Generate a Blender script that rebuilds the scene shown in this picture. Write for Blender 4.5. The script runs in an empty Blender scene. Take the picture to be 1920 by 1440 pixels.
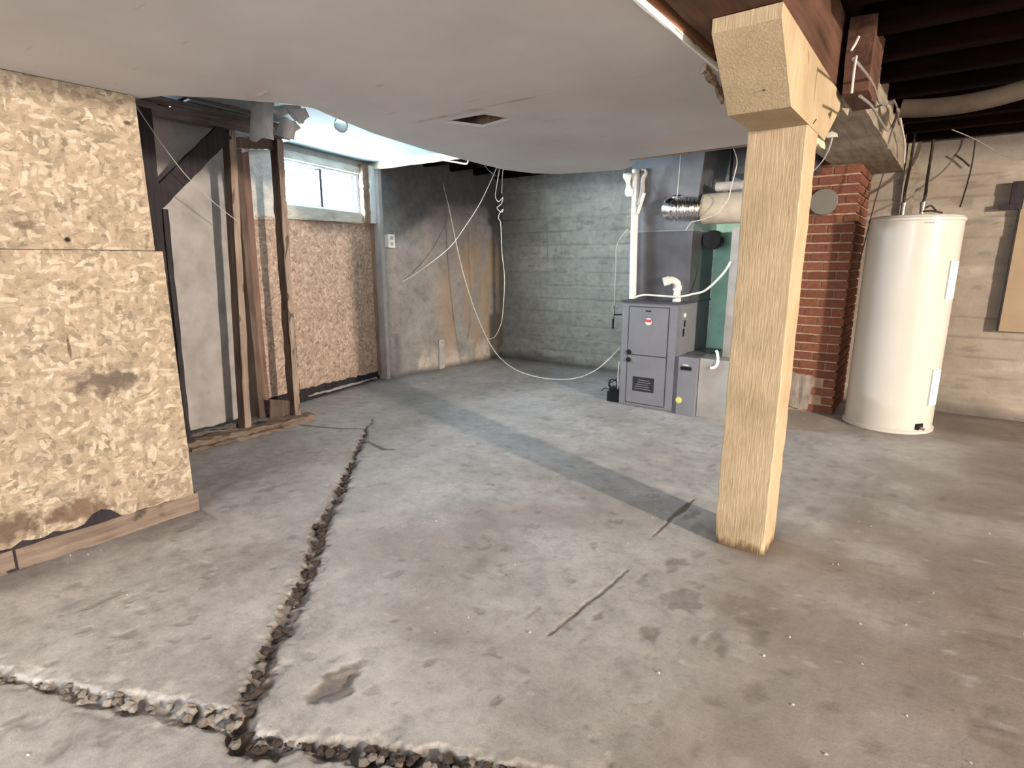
import bpy, bmesh, math, random
import numpy as np
from mathutils import Vector, Matrix
random.seed(7); rng = np.random.default_rng(7)
S = bpy.context.scene; COL = S.collection
R = math.radians; PI = math.pi

# ------------------------------------------------------------------ camera
CAM_H = 1.3; FPX = 1060.0; PITCH = math.atan(232/FPX); YAW = R(36.7)
cd = bpy.data.cameras.new('camera'); cam = bpy.data.objects.new('camera', cd); COL.objects.link(cam)
cd.sensor_fit = 'HORIZONTAL'; cd.sensor_width = 36; cd.lens = 36*FPX/1920
cd.clip_start = .02; cd.clip_end = 100
cam.location = (0, 0, CAM_H); cam.rotation_euler = (PI/2-PITCH, 0, YAW)
S.camera = cam
# ------------------------------------------------------------------ world, exposure, large lights
S.view_settings.view_transform = 'Standard'; S.view_settings.look = 'None'
S.view_settings.gamma = 1; S.view_settings.use_curve_mapping = False
S.view_settings.exposure = 0.90
w = bpy.data.worlds.new('world'); S.world = w; w.use_nodes = True
bg = w.node_tree.nodes['Background']
bg.inputs[0].default_value = (.74, .90, 1, 1); bg.inputs[1].default_value = 130
def area(name, loc, direction, sx, sy, power, color, portal=False):
    l = bpy.data.lights.new(name, 'AREA'); l.shape = 'RECTANGLE'; l.size = sx; l.size_y = sy
    l.energy = power; l.color = color
    if portal: l.cycles.is_portal = True
    o = bpy.data.objects.new(name, l); COL.objects.link(o); o.location = loc
    o.rotation_euler = Vector(direction).to_track_quat('-Z', 'Y').to_euler(); return o
area('window_portal', (-4.86, 3.45, 1.96), (1, .235, 0), 1.05, .5, 1, (1, 1, 1), True)
area('fill_behind', (-1.0, -2.7, 1.35), (-.1, 1, -.12), 2.6, 1.2, 72, (.90, .95, 1))  # added soft fill behind the camera, no visible source
area('fill_side', (3.6, .2, 1.2), (-1, .25, -.1), 1.8, 1.1, 12, (1, .88, .78))  # added warm fill from the right, stands for no lamp or window
bl = bpy.data.lights.new('bare_bulb_light', 'POINT'); bl.energy = 2100; bl.color = (1, .86, .71); bl.shadow_soft_size = .13
blo = bpy.data.objects.new('bare_bulb_light', bl); COL.objects.link(blo); blo.location = (6.3, .5, 2.20)

# ------------------------------------------------------------------ measuring helpers: pixel + plane -> metres
_F = Vector((-math.sin(YAW)*math.cos(PITCH), math.cos(YAW)*math.cos(PITCH), -math.sin(PITCH)))
_R = Vector((math.cos(YAW), math.sin(YAW), 0)); _U = _R.cross(_F); _C = Vector((0, 0, CAM_H))
def at(x, y, X=None, Y=None, Z=None):
    d = _F*FPX + _R*(x-960) + _U*(720-y)
    t = (X/d.x) if X is not None else (Y/d.y) if Y is not None else (Z-CAM_H)/d.z
    return _C + d*t
# window wall is skewed: origin A, direction D, inward normal N
WA = Vector((-4.66, 2.92, 0)); WD = Vector((-.29, 1.23, 0)).normalized(); WN = Vector((WD.y, -WD.x, 0))
def W(s, z, off=0.0): return WA + WD*s + WN*off + Vector((0, 0, z))
def watp(x, y):
    d = _F*FPX + _R*(x-960) + _U*(720-y); P = _C + d*(WN.dot(WA-_C)/WN.dot(d))
    return (P-WA).dot(WD), P.z

# ------------------------------------------------------------------ materials
def mat(name, rough=.8, metal=0, spec=.3):
    m = bpy.data.materials.new(name); m.use_nodes = True; t = m.node_tree
    b = t.nodes['Principled BSDF']; b.inputs['Roughness'].default_value = rough
    b.inputs['Metallic'].default_value = metal; b.inputs['Specular IOR Level'].default_value = spec
    return m, t, b
def N(t, typ, **k):
    n = t.nodes.new(typ)
    for a, v in k.items():
        if a in n.inputs.keys(): n.inputs[a].default_value = v
        else: setattr(n, a, v)
    return n
def coords(t, kind='Object', scale=(1, 1, 1), rot=(0, 0, 0), loc=(0, 0, 0)):
    if kind == 'World': o = N(t, 'ShaderNodeNewGeometry').outputs['Position']
    else: o = N(t, 'ShaderNodeTexCoord').outputs[kind]
    mp = N(t, 'ShaderNodeMapping'); mp.inputs['Scale'].default_value = scale
    mp.inputs['Rotation'].default_value = rot; mp.inputs['Location'].default_value = loc
    t.links.new(o, mp.inputs[0]); return mp.outputs[0]
def noise(t, vec, scale, detail=4, rough=.55, dist=0):
    n = N(t, 'ShaderNodeTexNoise', Scale=scale, Detail=detail, Roughness=rough, Distortion=dist)
    t.links.new(vec, n.inputs['Vector']); return n.outputs['Fac']
def ramp(t, fac, stops):
    r = N(t, 'ShaderNodeValToRGB'); e = r.color_ramp.elements
    while len(e) < len(stops): e.new(.5)
    for i, (p, c) in enumerate(stops):
        e[i].position = p; e[i].color = (*c, 1) if not isinstance(c, (int, float)) else (c, c, c, 1)
    t.links.new(fac, r.inputs[0]); return r.outputs[0]
def mix(t, a, b, fac, mode='MIX'):
    n = N(t, 'ShaderNodeMixRGB', blend_type=mode)
    for i, v in ((0, fac), (1, a), (2, b)):
        if isinstance(v, (int, float)): n.inputs[i].default_value = v
        elif isinstance(v, tuple): n.inputs[i].default_value = (*v, 1)
        else: t.links.new(v, n.inputs[i])
    return n.outputs[0]
def mth(t, op, a, b=0.0):
    n = N(t, 'ShaderNodeMath', operation=op)
    for i, v in ((0, a), (1, b)):
        if isinstance(v, (int, float)): n.inputs[i].default_value = v
        else: t.links.new(v, n.inputs[i])
    return n.outputs[0]
def bump(t, b, h, strength=.3, dist=.01):
    n = N(t, 'ShaderNodeBump', Strength=strength, Distance=dist)
    t.links.new(h, n.inputs['Height']); t.links.new(n.outputs[0], b.inputs['Normal'])
def setc(t, b, c): t.links.new(c, b.inputs['Base Color'])

def plain(name, c, rough=.6, metal=0, var=.12, scale=14, bmp=.1, spec=.35):
    m, t, b = mat(name, rough, metal, spec)
    v = coords(t); f = noise(t, v, scale, 5)
    lo = tuple(x*(1-var) for x in c); hi = tuple(min(1, x*(1+var)) for x in c)
    setc(t, b, ramp(t, f, [(.3, lo), (.7, hi)])); bump(t, b, f, bmp, .004); return m
def wood(name, lo, hi, axis=2, scale=30, bmp=.5, rough=.8, dirt=None, dirtc=(.02, .017, .015), spec=.25, foot=False):
    m, t, b = mat(name, rough, 0, spec)
    sc = [scale]*3; sc[axis] = scale*.07
    v = coords(t, 'World', tuple(sc)); f = noise(t, v, 1, 6, .6, .6)
    f2 = noise(t, coords(t, 'World'), 3.2, 4)
    c = ramp(t, f, [(.32, lo), (.68, hi)])
    c = mix(t, c, ramp(t, f2, [(.35, tuple(x*.6 for x in lo)), (.65, hi)]), .35)
    if dirt: c = mix(t, c, dirtc, ramp(t, noise(t, coords(t, 'World'), 5, 6, .65), [(dirt, 0.0), (dirt+.12, 1.0)]))
    if foot:      # damp grime at the very foot, scratches higher up
        sp = N(t, 'ShaderNodeSeparateXYZ'); t.links.new(coords(t, 'World'), sp.inputs[0])
        e = mth(t, 'ADD', sp.outputs[2], mth(t, 'MULTIPLY', noise(t, coords(t, 'World', (1, 1, .5)), 30, 4), .08))
        c = mix(t, c, (.12, .075, .035), ramp(t, e, [(.05, .9), (.085, 0.0)]))
        sc_ = ramp(t, noise(t, coords(t, 'World', (150, 150, 6)), 1, 3, .5), [(.68, 0.0), (.74, .55)])
        c = mix(t, c, (.80, .66, .45), sc_)
        sc2 = ramp(t, noise(t, coords(t, 'World', (120, 120, 5), (0, 0, 0), (5, 3, 1)), 1, 3, .5), [(.70, 0.0), (.76, .6)])
        c = mix(t, c, (.18, .115, .06), sc2)
    setc(t, b, c); bump(t, b, f, bmp, .006); return m
def osb(name, base, tint, s=1.0, spots=()):
    m, t, b = mat(name, .75, 0, .25)
    g = N(t, 'ShaderNodeNewGeometry').outputs['Position']
    wob = N(t, 'ShaderNodeTexNoise', Scale=9, Detail=3); t.links.new(g, wob.inputs['Vector'])
    col = ramp(t, noise(t, coords(t, 'World'), 5, 5), [(.3, tuple(x*.74 for x in base)), (.7, base)])
    h = None
    for i, (a, th) in enumerate([(.3, .15), (1.2, .3), (2.1, .4), (-.5, .5), (.8, .6), (1.75, .66), (2.7, .72), (.05, .78), (1.5, .85)]):
        sx, sz = (22*s, 78*s) if i % 2 else (28*s, 64*s)
        mp = N(t, 'ShaderNodeMapping'); mp.inputs['Scale'].default_value = (sx*.02, sx, sz)
        mp.inputs['Rotation'].default_value = (a, 0, 0); mp.inputs['Location'].default_value = (0, i*3.7, i*1.3)
        ad = N(t, 'ShaderNodeMixRGB', blend_type='LINEAR_LIGHT'); ad.inputs[0].default_value = .022
        t.links.new(g, ad.inputs[1]); t.links.new(wob.outputs['Color'], ad.inputs[2])
        # rotate first, then stretch: two mappings
        m0 = N(t, 'ShaderNodeMapping'); m0.inputs['Rotation'].default_value = (a, 0, 0)
        t.links.new(ad.outputs[0], m0.inputs[0]); mp.inputs['Rotation'].default_value = (0, 0, 0)
        t.links.new(m0.outputs[0], mp.inputs[0])
        vo = N(t, 'ShaderNodeTexVoronoi', Scale=1.0, Randomness=.95); t.links.new(mp.outputs[0], vo.inputs['Vector'])
        sep = N(t, 'ShaderNodeSeparateColor'); t.links.new(vo.outputs['Color'], sep.inputs[0])
        mask = mth(t, 'GREATER_THAN', sep.outputs[0], th)
        inside = ramp(t, vo.outputs['Distance'], [(.60, 1.0), (.64, 0.0)])
        mask = mth(t, 'MULTIPLY', mth(t, 'MULTIPLY', mask, inside), .62)
        fl = ramp(t, sep.outputs[1], [(0, tuple(x*.42 for x in base)), (.2, tuple(x*.80 for x in base)), (.7, tuple(x*1.12 for x in base)), (1, tint)])
        col = mix(t, col, fl, mask)
        h = vo.outputs['Distance'] if h is None else mth(t, 'ADD', h, mth(t, 'MULTIPLY', sep.outputs[2], .4))
    col = mix(t, col, ramp(t, noise(t, coords(t, 'World'), 2.2, 5, .6), [(.3, .80), (.7, 1.1)]), .6, 'MULTIPLY')
    sl = ramp(t, noise(t, coords(t, 'World', (1, 30, 90), (.5, 0, 0)), 1, 4, .6, 1.5), [(.62, 0.0), (.67, .8)])
    col = mix(t, col, tuple(x*.38 for x in base), sl)
    col = mix(t, col, ramp(t, noise(t, coords(t, 'World', (1, 60, 160), (-.4, 0, 0)), 1, 3, .6, 2), [(.3, .85), (.7, 1.12)]), .7, 'MULTIPLY')
    for (cx, cz, rx, rz, dark, st) in spots:      # stains and scorch marks with a shape of their own (in the wall plane y, z)
        sp = N(t, 'ShaderNodeSeparateXYZ'); t.links.new(g, sp.inputs[0])
        dy = mth(t, 'DIVIDE', mth(t, 'SUBTRACT', sp.outputs[1], cx), rx); dz = mth(t, 'DIVIDE', mth(t, 'SUBTRACT', sp.outputs[2], cz), rz)
        d = mth(t, 'SQRT', mth(t, 'ADD', mth(t, 'MULTIPLY', dy, dy), mth(t, 'MULTIPLY', dz, dz)))
        d = mth(t, 'ADD', d, mth(t, 'MULTIPLY', mth(t, 'SUBTRACT', noise(t, coords(t, 'World'), 18, 5), .5), 2.0))
        col = mix(t, col, dark, mth(t, 'MULTIPLY', ramp(t, d, [(.55, 1.0), (1.0, 0.0)]), st))
    setc(t, b, col); bump(t, b, h, .25, .003); return m

M = {}
M['osb'] = osb('osb_board', (.36, .285, .205), (.60, .52, .41), .8, [
    (.92, .76, .15, .075, (.10, .075, .06), .85), (.74, .19, .17, .07, (.12, .07, .045), .8), (.45, .2, .2, .08, (.09, .05, .035), .8),
    (.72, 1.44, .05, .02, (.10, .06, .04), .6), (.86, 1.385, .018, .014, (.01, .008, .006), 1), (.62, 1.6, .012, .03, (.08, .05, .03), .9), (.45, 1.6, .05, .05, (.10, .06, .05), .7),
    (.80, .92, .008, .07, (.08, .05, .035), .8), (1.15, 1.9, .02, .01, (.05, .035, .03), .9)])
M['osb_far'] = osb('osb_board_under_window', (.50, .36, .28), (.78, .64, .53), .85)
M['plank_dirty'] = wood('dirty_plank', (.13, .095, .075), (.31, .235, .185), 1, 40, .5, .85, .58, (.05, .035, .028))
M['stud_dark'] = wood('dark_stud', (.014, .012, .016), (.05, .042, .048), 2, 40, .6, .7)
M['stud_brown'] = wood('brown_stud', (.065, .045, .037), (.19, .14, .115), 2, 40, .6)
M['stud_lit'] = wood('brown_stud_lit', (.20, .145, .115), (.46, .36, .30), 2, 40, .6)  # paler version of the brown stud wood for sides turned to the light
M['plate_grey'] = wood('weathered_plate', (.07, .06, .065), (.24, .215, .21), 1, 36, .6)
M['red_board'] = wood('reddish_board', (.15, .085, .065), (.30, .19, .155), 2, 20, .3)
M['post'] = wood('tan_painted_timber', (.38, .28, .165), (.56, .44, .295), 2, 150, .8, .75, foot=True)
M['beam'] = wood('sooty_red_beam', (.045, .022, .014), (.15, .075, .05), 1, 26, .8)
M['beam_pale'] = wood('greyed_beam', (.20, .16, .12), (.46, .40, .31), 1, 26, .4, .8, .66, (.05, .035, .025))
M['furring'] = wood('orange_furring', (.20, .085, .045), (.42, .21, .13), 1, 40, .6)
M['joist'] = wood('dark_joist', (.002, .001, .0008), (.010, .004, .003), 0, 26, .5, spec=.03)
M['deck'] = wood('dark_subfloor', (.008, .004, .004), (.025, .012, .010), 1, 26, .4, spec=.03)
M['cream_board'] = wood('cream_board', (.50, .42, .30), (.78, .70, .55), 0, 30, .3, .7, .68, (.30, .22, .15))
M['cream_sill'] = wood('cream_rough_sill', (.52, .47, .40), (.80, .74, .66), 1, 22, .7, .8, .62, (.32, .26, .17))
M['rough_brown'] = wood('rough_jamb', (.16, .10, .07), (.42, .30, .22), 2, 40, .9)
M['white_trim'] = plain('white_trim', (.80, .82, .80), .5)
M['vinyl'] = plain('white_vinyl', (.78, .84, .86), .4)
M['grey_board'] = plain('grey_board', (.42, .40, .39), .8, var=.2, scale=6)
M['pvc'] = plain('white_pvc', (.72, .70, .66), .35)
M['wire'] = plain('pale_wire', (.62, .58, .52), .5)
M['wire_grey'] = plain('grey_wire', (.22, .20, .19), .6)
M['black'] = plain('black_plastic', (.012, .012, .014), .35)
M['dark_wire'] = plain('dark_wire', (.03, .022, .018), .6)
M['furnace'] = plain('grey_enamel', (.185, .185, .21), .42, 0, .10, 4, .03)
M['furnace_dark'] = plain('dark_enamel', (.055, .055, .062), .4)
M['galv'] = plain('galvanised_steel', (.30, .30, .31), .42, .75, .2, 5, .05)
M['galv_pale'] = plain('galvanised_pale', (.40, .385, .37), .45, .4, .2, 5, .05)
M['plenum_low'] = plain('dark_sheet_metal', (.15, .15, .165), .36, .7, .25, 4, .05)
M['plenum_high'] = plain('grey_sheet_metal', (.27, .28, .31), .34, .7, .25, 4, .05)
M['foil'] = plain('crinkled_foil', (.72, .72, .72), .22, 1, .1, 60, .5)
M['wrap'] = plain('beige_duct_wrap', (.50, .43, .34), .75, 0, .15, 8, .2)
M['teal'] = plain('teal_foam_board', (.42, .74, .61), .7, 0, .15, 7, .1)
M['tank'] = plain('white_enamel', (.62, .585, .53), .22, 0, .03, 3, .01, .5)
M['gap'] = plain('black_gap', (.006, .005, .005), .9)
M['mortar'] = plain('mortar', (.40, .27, .20), .9, 0, .25, 20, .4)
M['cement'] = plain('grey_cement_patch', (.30, .25, .22), .9, 0, .3, 12, .5)
M['soot_disc'] = plain('grey_flue_cover', (.22, .205, .18), .6, .2, .08, 8, .03)
M['duct_dirty'] = plain('dusty_duct_wrap', (.07, .052, .036), .9, 0, .35, 6, .3)
M['drywall_scrap'] = plain('torn_drywall_paper', (.40, .37, .35), .9, 0, .2, 12, .2)
M['stone'] = None
M['badge_red'] = plain('badge_red', (.55, .07, .07), .4)
M['badge_white'] = plain('badge_white', (.7, .7, .7), .4)
M['sticker_yellow'] = plain('sticker_yellow', (.60, .60, .18), .5)
M['label_dark'] = plain('dark_label', (.022, .022, .026), .5, 0, .6, 40)
M['beige_panel'] = plain('beige_painted_board', (.34, .255, .165), .75, 0, .1, 6)
M['brass'] = plain('dull_metal', (.35, .33, .30), .35, .8)
def _brick():
    m, t, b = mat('red_brick', .9, 0, .15)
    oi = N(t, 'ShaderNodeObjectInfo'); f = noise(t, coords(t, 'World'), 30, 6, .65)
    c = ramp(t, oi.outputs['Random'], [(0, (.17, .068, .042)), (.5, (.26, .105, .065)), (1, (.21, .085, .06))])
    c = mix(t, c, ramp(t, f, [(.3, .35), (.7, 1.1)]), .6, 'MULTIPLY'); setc(t, b, c); bump(t, b, f, .6, .004); return m
M['brick'] = _brick()
def _glass():
    m = bpy.data.materials.new('window_glass'); m.use_nodes = True; t = m.node_tree; t.nodes.clear()
    o = N(t, 'ShaderNodeOutputMaterial'); tr = N(t, 'ShaderNodeBsdfTransparent'); gl = N(t, 'ShaderNodeBsdfGlossy', Roughness=.05)
    mx = N(t, 'ShaderNodeMixShader'); mx.inputs[0].default_value = .06
    t.links.new(tr.outputs[0], mx.inputs[1]); t.links.new(gl.outputs[0], mx.inputs[2]); t.links.new(mx.outputs[0], o.inputs[0]); return m
M['glass'] = _glass()
def _bulb():
    m, t, b = mat('clear_bulb_glass', .08, 0, .5); b.inputs['Base Color'].default_value = (.80, .84, .84, 1)
    b.inputs['Transmission Weight'].default_value = .75; b.inputs['IOR'].default_value = 1.2; return m
M['bulb'] = _bulb()
def _ceiling():
    m, t, b = mat('stained_white_drywall', .9, 0, .15)
    g = coords(t, 'World'); f = noise(t, g, 1.3, 5, .6); f2 = noise(t, coords(t, 'World', (1.2, 6, 1), (0, 0, .35)), 3, 5)
    c = ramp(t, f, [(.3, (.47, .445, .435)), (.7, (.57, .55, .54))])
    c = mix(t, c, (.27, .225, .18), ramp(t, f2, [(.66, 0.0), (.80, .75)]))
    # rings of old damp around the vent
    sp = N(t, 'ShaderNodeSeparateXYZ'); t.links.new(g, sp.inputs[0])
    for cx, cy, rx, ry in ((-2.1, 2.3, .5, .05), (-2.0, 1.75, .05, .03), (-1.75, 2.28, .55, .03)):
        dx = mth(t, 'DIVIDE', mth(t, 'SUBTRACT', sp.outputs[0], cx), rx); dy = mth(t, 'DIVIDE', mth(t, 'SUBTRACT', sp.outputs[1], cy), ry)
        d = mth(t, 'ADD', mth(t, 'ADD', mth(t, 'MULTIPLY', dx, dx), mth(t, 'MULTIPLY', dy, dy)), mth(t, 'MULTIPLY', noise(t, g, 12, 4), 1.2))
        c = mix(t, c, (.24, .19, .14), ramp(t, d, [(.5, .55), (1.3, 0.0)]))
    setc(t, b, c); bump(t, b, noise(t, g, 120, 3), .12, .002); return m
M['ceiling'] = _ceiling()
M['blue_ceiling'] = plain('white_niche_ceiling', (.21, .275, .30), .85, 0, .06, 3, .1)
def _attrmat(name, base_stops, dark, pale, warm, sc=1.0, bs=.5):
    m, t, b = mat(name, .72, 0, .35)
    at_ = N(t, 'ShaderNodeAttribute', attribute_name='WearShade'); sp = N(t, 'ShaderNodeSeparateColor'); t.links.new(at_.outputs['Color'], sp.inputs[0])
    g = coords(t, 'World')
    f = noise(t, g, 1.6*sc, 7, .62, .3); f2 = noise(t, g, 14*sc, 7, .7); f3 = noise(t, g, 70*sc, 4, .7)
    c = ramp(t, f, base_stops)
    c = mix(t, c, ramp(t, f2, [(.25, .55), (.5, 1.0), (.75, 1.25)]), .8, 'MULTIPLY')
    c = mix(t, c, ramp(t, f3, [(.3, .8), (.7, 1.15)]), .5, 'MULTIPLY')
    c = mix(t, c, warm, mth(t, 'MULTIPLY', sp.outputs[2], ramp(t, f2, [(.2, .6), (.8, 1.0)])))
    c = mix(t, c, pale, mth(t, 'MULTIPLY', sp.outputs[1], ramp(t, f2, [(.35, .4), (.6, 1.0)])))
    dk = mth(t, 'MULTIPLY', sp.outputs[0], ramp(t, f2, [(.25, 1.0), (.85, .7)]))
    c = mix(t, c, dark, dk)
    c = mix(t, c, ramp(t, noise(t, g, 240, 2, .6), [(.3, .72), (.7, 1.2)]), .5, 'MULTIPLY')
    c = mix(t, c, ramp(t, noise(t, g, 4.5*sc, 6, .7, .5), [(.35, .78), (.65, 1.12)]), .6, 'MULTIPLY')
    specks = ramp(t, noise(t, g, 34, 4, .6), [(.68, 0.0), (.74, .6)])
    c = mix(t, c, dark, specks)
    setc(t, b, c); bump(t, b, mth(t, 'ADD', f2, mth(t, 'MULTIPLY', f3, .4)), bs, .006)
    t.links.new(ramp(t, f2, [(.3, .5), (.7, .85)]), b.inputs['Roughness']); return m
M['floor'] = _attrmat('worn_concrete_floor', [(.28, (.35, .33, .315)), (.5, (.445, .425, .41)), (.72, (.53, .51, .50))],
                      (.105, .078, .060), (.66, .64, .61), (.205, .160, .125))
M['wall2'] = _attrmat('grey_parged_wall', [(.3, (.25, .24, .235)), (.7, (.34, .33, .32))], (.05, .047, .053), (.62, .55, .48), (.37, .265, .175), .8, .3)
M['wallback'] = _attrmat('board_formed_concrete', [(.3, (.29, .285, .25)), (.7, (.41, .40, .355))], (.06, .055, .052), (.60, .54, .47), (.33, .262, .205), 1.0, .6)
M['closet_panel'] = _attrmat('pale_stained_panel', [(.3, (.66, .63, .59)), (.7, (.75, .72, .68))], (.30, .285, .27), (.60, .57, .53), (.36, .30, .25), 1.0, .15)
M['stone'] = plain('broken_concrete', (.27, .235, .205), .95, 0, .4, 40, .8)
M['stone_dark'] = plain('dirty_rubble', (.075, .055, .043), .95, 0, .5, 40, .8)
M['stone_pale'] = plain('pale_broken_concrete', (.44, .40, .36), .95, 0, .3, 40, .8)

# ------------------------------------------------------------------ geometry helpers
WLOC = {}
def finish(name, bm, m, parent=None, label=None, cat=None, group=None, kind=None, smooth=False, bevel=0, origin=None):
    if isinstance(bm, bmesh.types.BMesh):
        if bevel: bmesh.ops.bevel(bm, geom=[e for e in bm.edges if e.is_manifold and e.calc_face_angle(0) > .5], offset=bevel, segments=1, affect='EDGES')
        bmesh.ops.recalc_face_normals(bm, faces=bm.faces)
        me = bpy.data.meshes.new(name); bm.to_mesh(me); bm.free()
    else: me = bm
    me.materials.append(M[m] if isinstance(m, str) else m)
    if smooth:
        for p in me.polygons: p.use_smooth = True
        me.set_sharp_from_angle(angle=R(38))
    if parent: base = WLOC[parent]
    elif origin is not None: base = Vector(origin)
    else:
        co = np.empty(len(me.vertices)*3); me.vertices.foreach_get('co', co); co = co.reshape(-1, 3)
        base = Vector(((co[:, 0].min()+co[:, 0].max())/2, (co[:, 1].min()+co[:, 1].max())/2, co[:, 2].min()))
    if parent:   # each part gets an origin of its own too
        co = np.empty(len(me.vertices)*3); me.vertices.foreach_get('co', co); co = co.reshape(-1, 3)
        own = Vector(((co[:, 0].min()+co[:, 0].max())/2, (co[:, 1].min()+co[:, 1].max())/2, co[:, 2].min()))
    else: own = base
    me.transform(Matrix.Translation(-own))
    o = bpy.data.objects.new(name, me); COL.objects.link(o)
    if parent: o.parent = parent; o.location = own-base
    else: o.location = own
    WLOC[o] = own
    tag(o, label, cat, group, kind); return o
def tag(o, label=None, cat=None, group=None, kind=None):
    if label: o['label'] = label
    if cat: o['category'] = cat
    if group: o['group'] = group
    if kind: o['kind'] = kind
def thing(name, loc, label, cat, group=None, kind=None):
    o = bpy.data.objects.new(name, None); COL.objects.link(o); o.location = loc; o.empty_display_size = .1
    WLOC[o] = Vector(loc); tag(o, label, cat, group, kind); return o
def NB(): return bmesh.new()
def hexa(bm, pts):
    v = [bm.verts.new(p) for p in pts]
    for f in ((0, 3, 2, 1), (4, 5, 6, 7), (0, 1, 5, 4), (1, 2, 6, 5), (2, 3, 7, 6), (3, 0, 4, 7)): bm.faces.new([v[i] for i in f])
def box(x0, x1, y0, y1, z0, z1, bm=None):
    bm = bm or NB(); hexa(bm, [(x0, y0, z0), (x1, y0, z0), (x1, y1, z0), (x0, y1, z0), (x0, y0, z1), (x1, y0, z1), (x1, y1, z1), (x0, y1, z1)]); return bm
def wbox(s0, s1, z0, z1, o0, o1, bm=None):     # box on the skewed window wall
    bm = bm or NB(); hexa(bm, [W(s0, z0, o1), W(s1, z0, o1), W(s1, z0, o0), W(s0, z0, o0), W(s0, z1, o1), W(s1, z1, o1), W(s1, z1, o0), W(s0, z1, o0)]); return bm
def ring_loft(bm, rings, cap=True, closed=False):
    vs = [[bm.verts.new(p) for p in r] for r in rings]; n = len(vs[0])
    seq = list(range(len(vs)-1)) + ([-1] if closed else [])
    for i in seq:
        a, b = vs[i], vs[(i+1) % len(vs)]
        for k in range(n): bm.faces.new((a[k], a[(k+1) % n], b[(k+1) % n], b[k]))
    if cap and not closed: bm.faces.new(vs[0][::-1]); bm.faces.new(vs[-1])
def plank(p0, p1, side, w, d, segs=14, jit=.004, bm=None, seed=0):
    """rough timber from p0 to p1; side = direction of width w, depth d the other way; edges wander"""
    r = random.Random(seed); bm = bm or NB(); p0 = Vector(p0); p1 = Vector(p1); ax = (p1-p0).normalized()
    sd = Vector(side); sd = (sd-ax*sd.dot(ax)).normalized(); dp = ax.cross(sd)
    rings = []
    for i in range(segs+1):
        c = p0.lerp(p1, i/segs); j = lambda: r.uniform(-jit, jit)
        rings.append([c+sd*(a*w/2+j())+dp*(b*d/2+j()) for a, b in ((-1, -1), (0, -1), (1, -1), (1, 1), (0, 1), (-1, 1))])
    ring_loft(bm, rings); return bm
def smoothpath(pts, n=8):
    P = [Vector(p) for p in pts]; out = []
    for i in range(len(P)-1):
        a = P[max(i-1, 0)]; b = P[i]; c = P[i+1]; d = P[min(i+2, len(P)-1)]
        for k in range(n):
            t = k/n; out.append(.5*((2*b)+(c-a)*t+(2*a-5*b+4*c-d)*t*t+(3*b-a-3*c+d)*t**3))
    out.append(P[-1]); return out
def tube(pts, r, sides=8, bm=None, smooth=6, rad=None):
    bm = bm or NB(); P = smoothpath(pts, smooth) if smooth else [Vector(p) for p in pts]
    rings = []; up = Vector((.13, .21, 1)).normalized()
    for i, p in enumerate(P):
        t = (P[min(i+1, len(P)-1)]-P[max(i-1, 0)]).normalized()
        a = t.cross(up) if abs(t.dot(up)) < .97 else t.cross(Vector((1, .2, 0))); a.normalize(); b = t.cross(a)
        if rings and a.dot(prev) < 0: a, b = -a, -b
        prev = a; rr = rad(i/(len(P)-1)) if rad else r
        rings.append([p+(a*math.cos(2*PI*k/sides)+b*math.sin(2*PI*k/sides))*rr for k in range(sides)])
    ring_loft(bm, rings); return bm
def lathe(prof, c=(0, 0, 0), sides=48, axis='Z', bm=None, cap=True):
    bm = bm or NB(); rings = []
    for r_, h in prof:
        ring = []
        for k in range(sides):
            a = 2*PI*k/sides; x, y = r_*math.cos(a), r_*math.sin(a)
            v = (x, y, h) if axis == 'Z' else (x, h, y) if axis == 'Y' else (h, x, y)
            ring.append(Vector(c)+Vector(v))
        rings.append(ring)
    ring_loft(bm, rings, cap); return bm
def prism(poly, lift, bm=None):          # polygon (3D points) extruded by vector
    bm = bm or NB(); a = [bm.verts.new(p) for p in poly]; b = [bm.verts.new(Vector(p)+Vector(lift)) for p in poly]; n = len(a)
    bm.faces.new(a[::-1]); bm.faces.new(b)
    for i in range(n): bm.faces.new((a[i], a[(i+1) % n], b[(i+1) % n], b[i]))
    return bm
def cable(name, pts, r, m, label, cat='cable', sides=6, smooth=6, group=None): return finish(name, tube(pts, r, sides, smooth=smooth), m, None, label, cat, group, smooth=True)

# value noise in numpy, used for tone masks and for relief
def vnoise(x, y, s, seed):
    r = np.random.default_rng(seed); T = r.random((256, 256)); X = x*s; Y = y*s
    xi = np.floor(X).astype(int); yi = np.floor(Y).astype(int); fx = X-xi; fy = Y-yi; fx = fx*fx*(3-2*fx); fy = fy*fy*(3-2*fy)
    g = lambda a, b: T[a % 256, b % 256]
    return (g(xi, yi)*(1-fx)+g(xi+1, yi)*fx)*(1-fy)+(g(xi, yi+1)*(1-fx)+g(xi+1, yi+1)*fx)*fy
def fbm(x, y, s, seed, o=4): return sum(vnoise(x, y, s*2**i, seed+i)*.5**i for i in range(o))/sum(.5**i for i in range(o))
def sst(a, b, v): t = np.clip((v-a)/(b-a), 0, 1); return t*t*(3-2*t)
def polydist(x, y, pts):                 # distance to a polyline, signed side, parameter width
    best = np.full(x.shape, 9.0); side = np.zeros(x.shape); wid = np.zeros(x.shape)
    for (x0, y0, w0), (x1, y1, w1) in zip(pts[:-1], pts[1:]):
        dx, dy = x1-x0, y1-y0; t = np.clip(((x-x0)*dx+(y-y0)*dy)/(dx*dx+dy*dy), 0, 1)
        ex, ey = x-(x0+t*dx), y-(y0+t*dy); d = np.hypot(ex, ey); k = d < best
        best = np.where(k, d, best); side = np.where(k, np.sign(dx*ey-dy*ex), side); wid = np.where(k, w0+(w1-w0)*t, wid)
    return best, side, wid
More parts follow.
